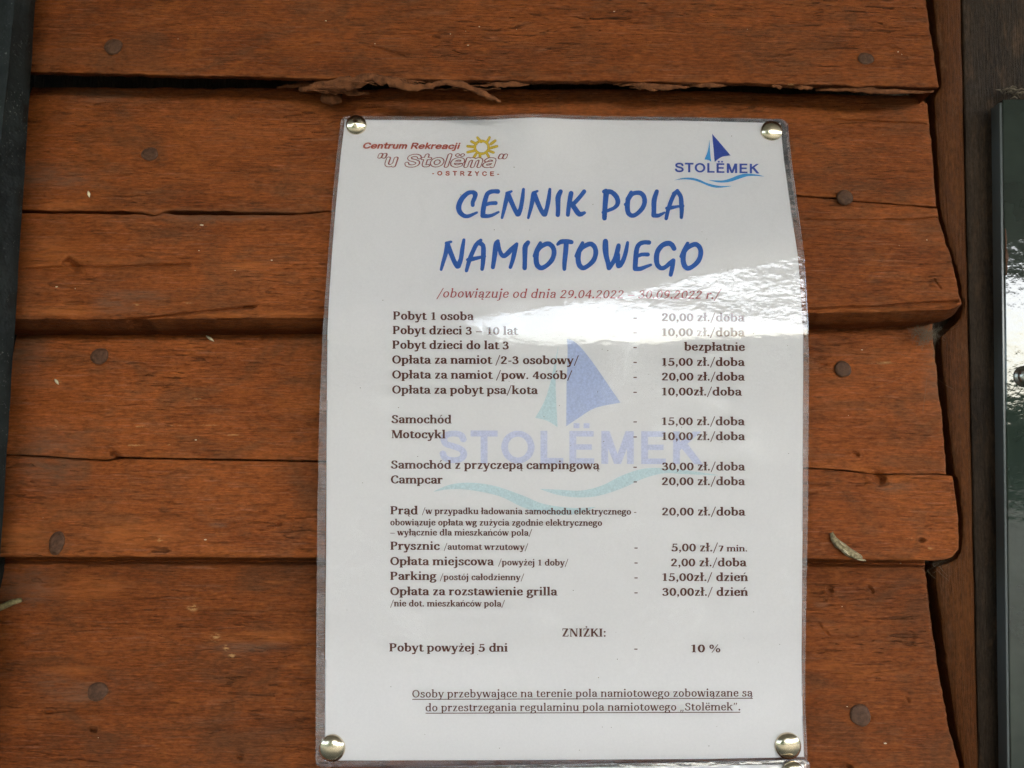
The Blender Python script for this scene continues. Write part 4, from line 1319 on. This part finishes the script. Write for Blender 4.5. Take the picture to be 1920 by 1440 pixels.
BS, SS = 22.8, 17.3
ROWS = [
    [('Pobyt 1 osoba', BS, 737, 599.3, 889, 600.5), ('-', BS, 1187.7, 602, 1194, 602), ('20,00 zł./doba', BS, 1240.6, 601.8, 1396.6, 603)],
    [('Pobyt dzieci 3 – 10 lat', BS, 736.4, 626.4, 972.3, 628), ('-', BS, 1187.7, 629.5, 1194, 629.5), ('10,00 zł./doba', BS, 1241, 630, 1397, 630.8)],
    [('Pobyt dzieci do lat 3', BS, 735.7, 653.8, 954, 655), ('-', BS, 1187.7, 657, 1194, 657), ('bezpłatnie', BS, 1282.5, 657.3, 1397, 658)],
    [('Opłata za namiot /2-3 osobowy/', BS, 735.3, 681.7, 1085.3, 683), ('-', BS, 1187.7, 685, 1194, 685), ('15,00 zł./doba', BS, 1241, 685.7, 1397, 686.3)],
    [('Opłata za namiot /pow. 4osób/', BS, 735.3, 709.7, 1073, 711), ('-', BS, 1187.7, 713, 1194, 713), ('20,00 zł./doba', BS, 1240.6, 713.3, 1397, 713.8)],
    [('Opłata za pobyt psa/kota', BS, 735.3, 738, 1009, 739), ('-', BS, 1187.7, 741, 1194, 741), ('10,00zł./doba', BS, 1241, 741.3, 1391.5, 741.8)],
    [('Samochód', BS, 733.9, 793.5, 846.9, 794), ('-', BS, 1187.7, 796.5, 1194, 796.5), ('15,00 zł./doba', BS, 1241, 797, 1397, 797.5)],
    [('Motocykl', BS, 733.9, 821.5, 835.2, 822), ('-', BS, 1187.7, 824.7, 1194, 824.7), ('10,00 zł./doba', BS, 1241, 825, 1397.5, 825.5)],
    [('Samochód z przyczepą campingową', BS, 732.8, 878.7, 1124.7, 880), ('-', BS, 1187.7, 881.5, 1194, 881.5), ('30,00 zł./doba', BS, 1241, 881.8, 1397.5, 882.3)],
    [('Campcar', BS, 732.8, 906.5, 830, 907), ('-', BS, 1187.9, 909, 1194.2, 909), ('20,00 zł./doba', BS, 1240.6, 909.5, 1397.5, 909.8)],
    [('Prąd', BS, 732, 964.4, 783.8, 964.6), ('/w przypadku ładowania samochodu elektrycznego -', SS, 791, 963.8, 1193, 965), ('20,00 zł./doba', BS, 1241, 966.3, 1398, 966.8)],
    [('obowiązuje opłata wg zużycia zgodnie elektrycznego', SS, 731.7, 985, 1129, 986)],
    [('– wyłącznie dla mieszkańców pola/', SS, 731.7, 1003.8, 997.8, 1004.5)],
    [('Prysznic', BS, 732, 1030.8, 825, 1031.2), ('/automat wrzutowy/', SS, 832, 1030.8, 990.5, 1031.3), ('-', BS, 1189.6, 1033, 1195.6, 1033), ('5,00 zł./', BS, 1258.8, 1033.7, 1346.3, 1034), ('7 min.', SS, 1347.8, 1034, 1401, 1034)],
    [('Opłata miejscowa', BS, 731.7, 1059.6, 926.7, 1060.2), ('/powyżej 1 doby/', SS, 934, 1060, 1065.6, 1060.6), ('-', BS, 1189.6, 1061, 1195.6, 1061), ('2,00 zł./doba', BS, 1257.7, 1061.8, 1400.3, 1062)],
    [('Parking', BS, 731.7, 1087.3, 818.4, 1087.6), ('/postój całodzienny/', SS, 824.6, 1087.6, 982.9, 1088), ('-', BS, 1189.6, 1089, 1195.6, 1089), ('15,00zł./ dzień', BS, 1242, 1089.3, 1402.5, 1089.6)],
    [('Opłata za rozstawienie grilla', BS, 731.7, 1116, 1045.6, 1116.6), ('-', BS, 1189.6, 1117, 1195.6, 1117), ('30,00zł./ dzień', BS, 1241.6, 1117, 1402.5, 1117.3)],
    [('/nie dot. mieszkańców pola/', SS, 731.7, 1137, 946.8, 1137.5)],
    [('ZNIŻKI:', BS, 1054.3, 1193.6, 1135.6, 1193.8)],
    [('Pobyt powyżej 5 dni', BS, 730, 1221.5, 951.9, 1222), ('-', BS, 1189.3, 1222.5, 1195.3, 1222.5), ('10 %', BS, 1296, 1223, 1350.7, 1223.2)],
]
for row in ROWS:
    for (s_, sz, x0, y0, x1, y1) in row:
        pr = Print()
        pr.text(s_, BOLD, sz, x0, y0, x1, y1)
        pr.build('dash_mark' if s_ == '-' else 'price_lettering' if x0 > 1200 else 'small_lettering' if sz == SS else 'item_lettering', [MAT['brown_ink']], paper)
for s_, x0, y0, x1, y1, uy in [('Osoby przebywające na terenie pola namiotowego zobowiązane są', 773, 1308, 1411.6, 1306, 2.6), ('do przestrzegania regulaminu pola namiotowego „Stolëmek”.', 798, 1333.8, 1388, 1332, 2.8)]:
    pr = Print()
    pr.text(s_, BODY_IT if False else Serif(0.108, 0.05, 0.044, 0.04), 21.5, x0, y0, x1, y1, lay=0.11)
    n_ = 24
    for i in range(n_):
        a, b = x0 + (x1 - x0) * i / n_, x0 + (x1 - x0) * (i + 1) / n_
        ya, yb = y0 + (y1 - y0) * i / n_ + uy, y0 + (y1 - y0) * (i + 1) / n_ + uy
        pr.add([(a, ya), (b, yb), (b, yb + 1.5), (a, ya + 1.5)], [(0, 1, 2), (0, 2, 3)], 0, 0.08)
    pr.build('underlined_lettering', [MAT['brown_ink']], paper)

# -- boat logo and its large pale twin behind the list
def boat(T, text_box, sails, waves, mats, name, lay, step):
    pr = Print()
    x0, y0, x1, y1, size = text_box
    pr.text('STOLËMEK', SANS, size, x0, y0, x1, y1, 0, lay + 0.012, track=0.02)
    for mi, poly in sails + waves:
        pts = [T(*q) for q in poly]
        v, t = split_poly_grid([pts], step)
        pr.add(v, t, mi, lay)
    return pr.build(name, mats, paper)


def spline_poly(top, bottom):
    return catmull(top, 5) + catmull(bottom, 5)


k1 = 1920 / 270.0
boat(lambda a, b: (1230 + a / k1, 230 + b / k1), (1265.4, 322.7, 1423.8, 325.2, 25.0),
     [(0, catmull([(748, 148), (870, 290), (995, 437)], 4) + catmull([(995, 437), (890, 452), (830, 485), (782, 525)], 4) + [(770, 380)]), (1, catmull([(716, 230), (722, 400), (738, 522)], 4) + catmull([(738, 522), (700, 500), (645, 490)], 3) + catmull([(645, 490), (690, 380), (712, 240)], 4))],
     [(1, spline_poly([(245, 768), (350, 738), (480, 735), (580, 760), (680, 805), (800, 835), (900, 845), (1005, 843)], [(1005, 845), (930, 860), (820, 868), (720, 850), (600, 800), (500, 768), (400, 757), (300, 760), (245, 769)])),
      (1, spline_poly([(705, 765), (800, 770), (900, 768), (1000, 740), (1100, 700), (1200, 680), (1330, 690), (1445, 715)], [(1445, 717), (1330, 710), (1220, 715), (1120, 745), (1000, 785), (900, 798), (800, 792), (705, 767)]))],
     [MAT['indigo_ink'], MAT['sky_ink']], 'boat_logo', 0.07, 6)
k2 = 1920 / 620.0
boat(lambda a, b: (800 + a / k2, 600 + b / k2), (824, 868.4, 1318, 870.6, 86.0),
     [(1, catmull([(815, 110), (870, 135), (960, 240), (1125, 480)], 4) + catmull([(1125, 480), (980, 510), (880, 570), (810, 617)], 4) + [(812, 400)]), (2, catmull([(765, 150), (748, 340), (760, 622)], 4) + catmull([(760, 622), (700, 585), (630, 568)], 3) + catmull([(630, 568), (700, 430), (762, 160)], 4))],
     [(2, spline_poly([(40, 995), (140, 955), (260, 945), (400, 965), (560, 1020), (680, 1068), (850, 1092), (980, 1085)], [(980, 1088), (860, 1128), (700, 1128), (560, 1088), (420, 1022), (250, 987), (130, 983), (42, 997)])),
      (2, spline_poly([(660, 980), (760, 985), (900, 990), (1020, 960), (1130, 905), (1250, 865), (1380, 860), (1560, 880), (1690, 900)], [(1690, 903), (1500, 895), (1380, 890), (1260, 920), (1140, 975), (1000, 1020), (880, 1030), (760, 1015), (662, 983)]))],
     [MAT['pale_lilac'], MAT['pale_blue'], MAT['pale_teal']], 'watermark_logo', 0.03, 9)


# -- resort logo
pr = Print()
ring = [(1462, 300), (1400, 270), (1378, 215), (1400, 165), (1455, 138), (1510, 158), (1540, 205), (1525, 260), (1475, 292)]
kk = 6.0
sun_polys, sun_line = [], []
T6 = lambda p: (660 + p[0] / kk, 240 + p[1] / kk)
rp = [(1460 + 78 * math.cos(a), 217 + 72 * math.sin(a)) for a in np.linspace(0, 2 * math.pi, 25)]
rays = [((1412, 108), (1452, 155)), ((1548, 106), (1515, 165)), ((1612, 142), (1562, 180)), ((1632, 205), (1558, 225)), ((1592, 276), (1543, 258)), ((1517, 285), (1537, 320)), ((1440, 295), (1440, 332)), ((1395, 292), (1370, 332)), ((1300, 272), (1372, 256)), ((1300, 205), (1378, 212)), ((1343, 150), (1398, 180))]
for w, lst in ((30, sun_polys), (17, sun_line)):
    for a, b in zip(rp[:-1], rp[1:]):
        lst += [[T6(q) for q in hh] for hh in brush([(*a, w), (*b, w)], k=8)]
    for a, b in rays:
        lst += [[T6(q) for q in hh] for hh in brush([(*a, w), (*b, w * 1.1)], k=8)]
pr.polys(sun_polys, 3, 0.045)
pr.polys(sun_line, 4, 0.06)
pr.text('Centrum Rekreacji', rounded(0.078), 15.8, 680.8, 278.6, 863.7, 279.6, 0, 0.09, shear=0.24)
fat, thin = rounded(0.098), rounded(0.052)
pr.text('"u Stolëma"', fat, 33.0, 707.5, 312.6, 952.5, 314.0, 1, 0.075, shear=0.24)
pr.text('"u Stolëma"', thin, 33.0, 709.0, 312.6, 951.0, 314.0, 2, 0.10, shear=0.24)
pr.text('-OSTRZYCE-', rounded(0.085), 11.6, 810, 328.8, 936, 330, 0, 0.09, track=0.42)
pr.build('resort_logo', [MAT['rust_ink'], MAT['maroon_ink'], MAT['white_ink'], MAT['ochre_ink'], MAT['yellow_ink']], paper)

# tiny toner specks and grit trapped under the film
pr = Print()
for i in range(70):
    x, y = random.uniform(640, 1480), random.uniform(250, 1410)
    r = random.uniform(0.5, 1.1)
    pr.add([(x + r * math.cos(a), y + 0.8 * r * math.sin(a)) for a in np.linspace(0, 5.2, 6)], [(0, 1, 2), (0, 2, 3), (0, 3, 4), (0, 4, 5)], 0, 0.05)
o = pr.build('toner_specks', [MAT['twig']], paper)
o['kind'] = 'stuff'

# ------------------------------------------------------------------ the second notice, hanging below
notice2 = tag(empty('laminated_notice', V(1060, 1900, 24)), 'laminated white sheet below the price list, only its top edge showing at the bottom', 'notice', 'laminated notices on the wall')


def p2fun(x, y):
    return 26.0 + np.clip((np.asarray(y, float) - 1420) * 0.05, 0, 12) + 0 * np.asarray(x, float)


A2 = dict(left=[(606, 1449), (600, 2600)], right=[(1507, 1434), (1510, 2600)], top=[(606, 1449), (960, 1440.5), (1250, 1436.5), (1507, 1433)], bot=[(600, 2600), (1510, 2600)])
X, Y = outline_grid(A2['left'], A2['right'], A2['top'], A2['bot'], 60, 60)
link('paper_sheet', mesh_np('paper_sheet', survey(X, Y, p2fun(X, Y)), grid_faces(*X.shape)), notice2, MAT['paper'])
film([(590, 1443), (590, 2620)], [(1519, 1423.5), (1520, 2620)], [(590, 1443), (960, 1434), (1250, 1430), (1519, 1423.5)], [(590, 2620), (1520, 2620)],
     p2fun, lambda x, y: (x > 606) & (x < 1508) & (y > np.interp(x, [606, 960, 1250, 1507], [1449, 1440.5, 1436.5, 1433])), notice2, 120, 110)

# ------------------------------------------------------------------ thumbtacks
TACKS = [(668, 235, 20.0, sheet_p, 'nickel thumbtack above the resort logo at the top left corner of the price list'),
         (1446, 247, 21.0, sheet_p, 'shiny thumbtack beside the blue boat logo at the top right corner of the price list'),
         (623, 1402, 24.0, sheet_p, 'brass-tinted thumbtack at the bottom left corner of the price list'),
         (1477, 1398, 24.0, sheet_p, 'domed thumbtack at the bottom right corner of the price list, just above the second sheet'),
         (1486, 1449, 21.0, p2fun, 'thumbtack cut off by the picture edge, in the top corner of the lower sheet')]
for i, (x, y, r, fun, lab) in enumerate(TACKS):
    p = float(fun(np.array([x]), np.array([y]))[0])
    c = V(x, y, p + 0.35)
    mm = r * (CAM_D + c.y) / FPX
    t = tag(empty('thumbtack', c), lab, 'thumbtack', 'thumbtacks holding the notices')
    prof = [(mm * 0.93, -0.0001), (mm, 0.0001), (mm, 0.00035)] + [(mm * math.cos(a), 0.00035 + 0.47 * mm * math.sin(a)) for a in np.linspace(0.12, 1.5, 12)]
    if i == 0:
        prof = prof[:-3] + [(mm * 0.16, 0.00035 + 0.462 * mm), (mm * 0.10, 0.00035 + 0.50 * mm), (mm * 0.02, 0.00035 + 0.505 * mm)]
    lathe('tack_head', prof, c, MAT['tack'], t, 40, 1, 1, 0.006 + 0.004 * (i % 3), i * 1.7)
    tube('tack_pin', [c, c + Vector((0, 0.006, 0))], [0.0005, 0.0003], MAT['tack'], t, 6)

# ------------------------------------------------------------------ small things on the boards
tw = tag(empty('twig', V(20, 1130, 14)), 'short broken twig lodged behind the black frame at the left', 'twig')
c1, c2 = face_y(p6, 46, 1122), face_y(p6, 10, 1136)
tube('stem', [Vector((c1.x + .0005, c1.y - .0035, c1.z)), Vector((c1.x - .003, c1.y - .0036, c1.z - .0010)), Vector((c2.x, c2.y - .004, c2.z)), Vector((c2.x - .010, c2.y - .0045, c2.z - .004))],
     [0.0011, 0.0014, 0.0015, 0.0017], MAT['twig'], tw, 10, 1, 0.15, 4)

ck = tag(empty('insect_case', V(1590, 1025, 18)), 'grey straw-covered insect case clinging near the right end of the boards', 'insect case')
path = [(1559, 999, 3.5), (1563, 1010, 5.5), (1571, 1019, 7.5), (1580, 1027, 8.0), (1590, 1034, 7.8), (1601, 1041, 7.0), (1611, 1045, 6.0), (1616, 1046, 3.0)]
pts, rad = [], []
for x, y, r in path:
    q = face_y(p5, min(x, 1612), min(y, 1040))
    w = V(x, y, -q.y * 1000 + 1.5)
    pts.append(w)
    rad.append(r * 0.000235)
tube('case_body', pts, rad, MAT['straw'], ck, 14, 1, 0.35, 9)
for i in range(34):
    k = random.uniform(0.3, 6.2)
    a, b = pts[int(k)], pts[int(k) + 1]
    p_ = a.lerp(b, k % 1)
    d_ = (b - a).normalized()
    off = Vector((random.uniform(-1, 1), -random.uniform(0.5, 1), random.uniform(-1, 1))).normalized() * rad[int(k)]
    tube('straw', [p_ + off - d_ * 0.0014, p_ + off * 1.05, p_ + off * 1.12 + d_ * 0.0016], [0.00012, 0.00022, 0.0001], random.choice([MAT['straw'], MAT['husk'], MAT['twig']]), ck, 5, 1, .2, i)

sp = tag(empty('wood_splinter', V(700, 165, 20)), 'ragged strip of torn wood fibre hanging from the gap under the top board', 'splinter')


def ribbon(name, path, parent, seed, mat='splinter', flat=0.55):
    q = catmull(path, 5)
    rr = random.Random(seed)
    tube(name, [V(x + rr.uniform(-1, 1), y + rr.uniform(-1.6, 1.6), p) for x, y, p, r in q], [max(0.0001, r * 0.00025 * rr.uniform(0.75, 1.25)) for *_, r in q], MAT[mat], parent, 11, flat, 0.3, seed)


ribbon('fibre_strip', [(640, 165, 20, 9), (690, 146, 24, 8), (735, 154, 27, 8), (775, 165, 28, 6), (810, 160, 28, 5.5), (840, 154, 29, 6), (880, 164, 30, 6), (910, 178, 29, 5), (938, 190, 27, 2)], sp, 1)
ribbon('fibre_strip', [(560, 168, 14, 4), (600, 160, 18, 9), (645, 158, 22, 12), (690, 150, 23, 8), (720, 143, 22, 3)], sp, 2)
ribbon('fibre_strip', [(520, 164, 10, 2), (570, 160, 14, 6), (620, 168, 18, 8), (660, 172, 16, 5), (690, 176, 12, 2)], sp, 3)
ribbon('fibre_knot', [(606, 182, 10, 7), (622, 186, 12, 13), (640, 182, 11, 8)], sp, 4, 'splinter', 0.8)
for i in range(22):
    x = random.uniform(560, 880)
    y = np.interp(x, [560, 690, 900], [166, 150, 172]) + random.uniform(-6, 6)
    ribbon('fibre_strand', [(x, y, 24, 0.9), (x + random.uniform(15, 30), y + random.uniform(-6, 4), 26, 1.1), (x + random.uniform(40, 75), y + random.uniform(-6, 10), 27, .5)], sp, 20 + i)
for i, (x0, x1, y0, y1) in enumerate([(1150, 1290, 158, 163), (1290, 1365, 160, 158), (1180, 1240, 164, 165), (1440, 1470, 158, 162), (1480, 1530, 161, 163), (1590, 1612, 163, 170), (900, 1000, 160, 156), (1530, 1750, 168, 172)]):
    ribbon('torn_fibre', [(x0, y0, 17, 2), ((x0 * 2 + x1) / 3, (y0 * 2 + y1) / 3 - 1, 20, 5), ((x0 + 2 * x1) / 3, (y0 + 2 * y1) / 3 + 1, 20, 5), (x1, y1, 18, 2)], p1, 50 + i)

wb = tag(empty('cobweb', V(1740, 640, 8)), 'dusty cobweb tangle under the lapped edge at the right ends of the boards', 'cobweb')


def threads(name, n, cx, cy, sx, sy, p0, p1_, ln, mat, parent, th=0.00009):
    vs, fs = [], []
    for i in range(n):
        a = V(cx + random.gauss(0, sx), cy + random.gauss(0, sy), random.uniform(p0, p1_))
        b = a + Vector((random.gauss(0, ln), random.gauss(0, ln * .3), random.gauss(0, ln)))
        m_ = (a + b) / 2 + Vector((0, 0, -0.0006))
        t = (b - a).normalized().cross(Vector((0, 1, 0))).normalized() * th
        u = Vector((0, th, 0))
        k = len(vs)
        for q in (a, m_, b):
            vs += [q + t, q - t * 0.5 + u, q - t * 0.5 - u]
        for s_ in (0, 3):
            for j in range(3):
                fs.append((k + s_ + j, k + s_ + (j + 1) % 3, k + s_ + 3 + (j + 1) % 3, k + s_ + 3 + j))
    me = bpy.data.meshes.new(name)
    me.from_pydata([tuple(q) for q in vs], [], fs)
    return link(name, me, parent, mat)


threads('web_tangle', 420, 1736, 627, 12, 8, 4, 14, 0.0022, MAT['web'], wb, 0.00004)
threads('web_threads', 9, 1745, 670, 12, 24, 6, 18, 0.010, MAT['web'], wb, 0.00004)
wb2 = tag(empty('cobweb', V(1745, 1070, 8)), 'thin cobweb strands below the lowest lap beside the insect case', 'cobweb')
threads('web_threads', 14, 1750, 1062, 9, 12, 6, 16, 0.006, MAT['web'], wb2, 0.00004)
for x, y, pl, ln, ang, lab in [(395, 635, p4, 0.0024, -0.6, 'pale husk with a pointed end stuck under the long dark lap'), (168, 365, p2, 0.0016, -1.3, 'small white upright husk on the board left of the price list'),
                               (108, 716, p4, 0.0016, -0.9, 'tan seed husk near the black frame below a nail head')]:
    c = face_y(pl, x, y)
    h_ = tag(empty('seed_husk', c), lab, 'husk', 'seed husks on the boards')
    d_ = Vector((math.cos(ang), 0, math.sin(ang))) * ln
    o_ = Vector((0, -0.0007, 0))
    tube('husk_shell', [c + o_ - d_, c + o_ - d_ * .5, c + o_, c + o_ + d_ * .6, c + o_ + d_], [0.0002, 0.00055, 0.0007, 0.0004, 0.0001], MAT['husk'], h_, 8, .7, .1, int(x))

# pale pollen and dust specks scattered on the boards
vs, fs = [], []
for i in range(38):
    if i < 12:
        x, y = [(334, 73), (611, 39), (378, 422), (373, 470), (141, 541), (106, 538), (385, 1012), (367, 825), (1684, 97), (1691, 102), (1738, 450), (1660, 1394)][i]
    else:
        x, y = random.choice([(random.uniform(70, 590), random.uniform(0, 1440)), (random.uniform(1530, 1740), random.uniform(0, 1440)), (random.uniform(600, 1500), random.uniform(0, 125))])
    for o in (p1, p2, p3, p4, p5, p6):
        d = FW + (x - 960) / FPX * RT - (y - 720) / FPX * UP
        ok, loc, nor, fi = o.ray_cast(Vector(C0), Vector(d).normalized())
        if ok:
            break
    if not ok:
        continue
    r = random.uniform(0.00012, 0.00036) * (1.3 if i < 12 else 0.8)
    k = len(vs)
    a0 = random.uniform(0, 3)
    el_ = random.choice([1, 1, 2.2])
    for j in range(5):
        vs.append(loc + Vector((el_ * r * math.cos(a0 + j * 1.2566), 0.00005, r * math.sin(a0 + j * 1.2566))))
    vs.append(loc + Vector((0, -r * 0.9, 0)))
    fs += [(k + j, k + (j + 1) % 5, k + 5) for j in range(5)]
me = bpy.data.meshes.new('dust_specks')
me.from_pydata([tuple(q) for q in vs], [], fs)
tag(link('dust_specks', me, None, MAT['speck']), 'pale pollen and dust specks scattered over the boards', 'dust', None, 'stuff')
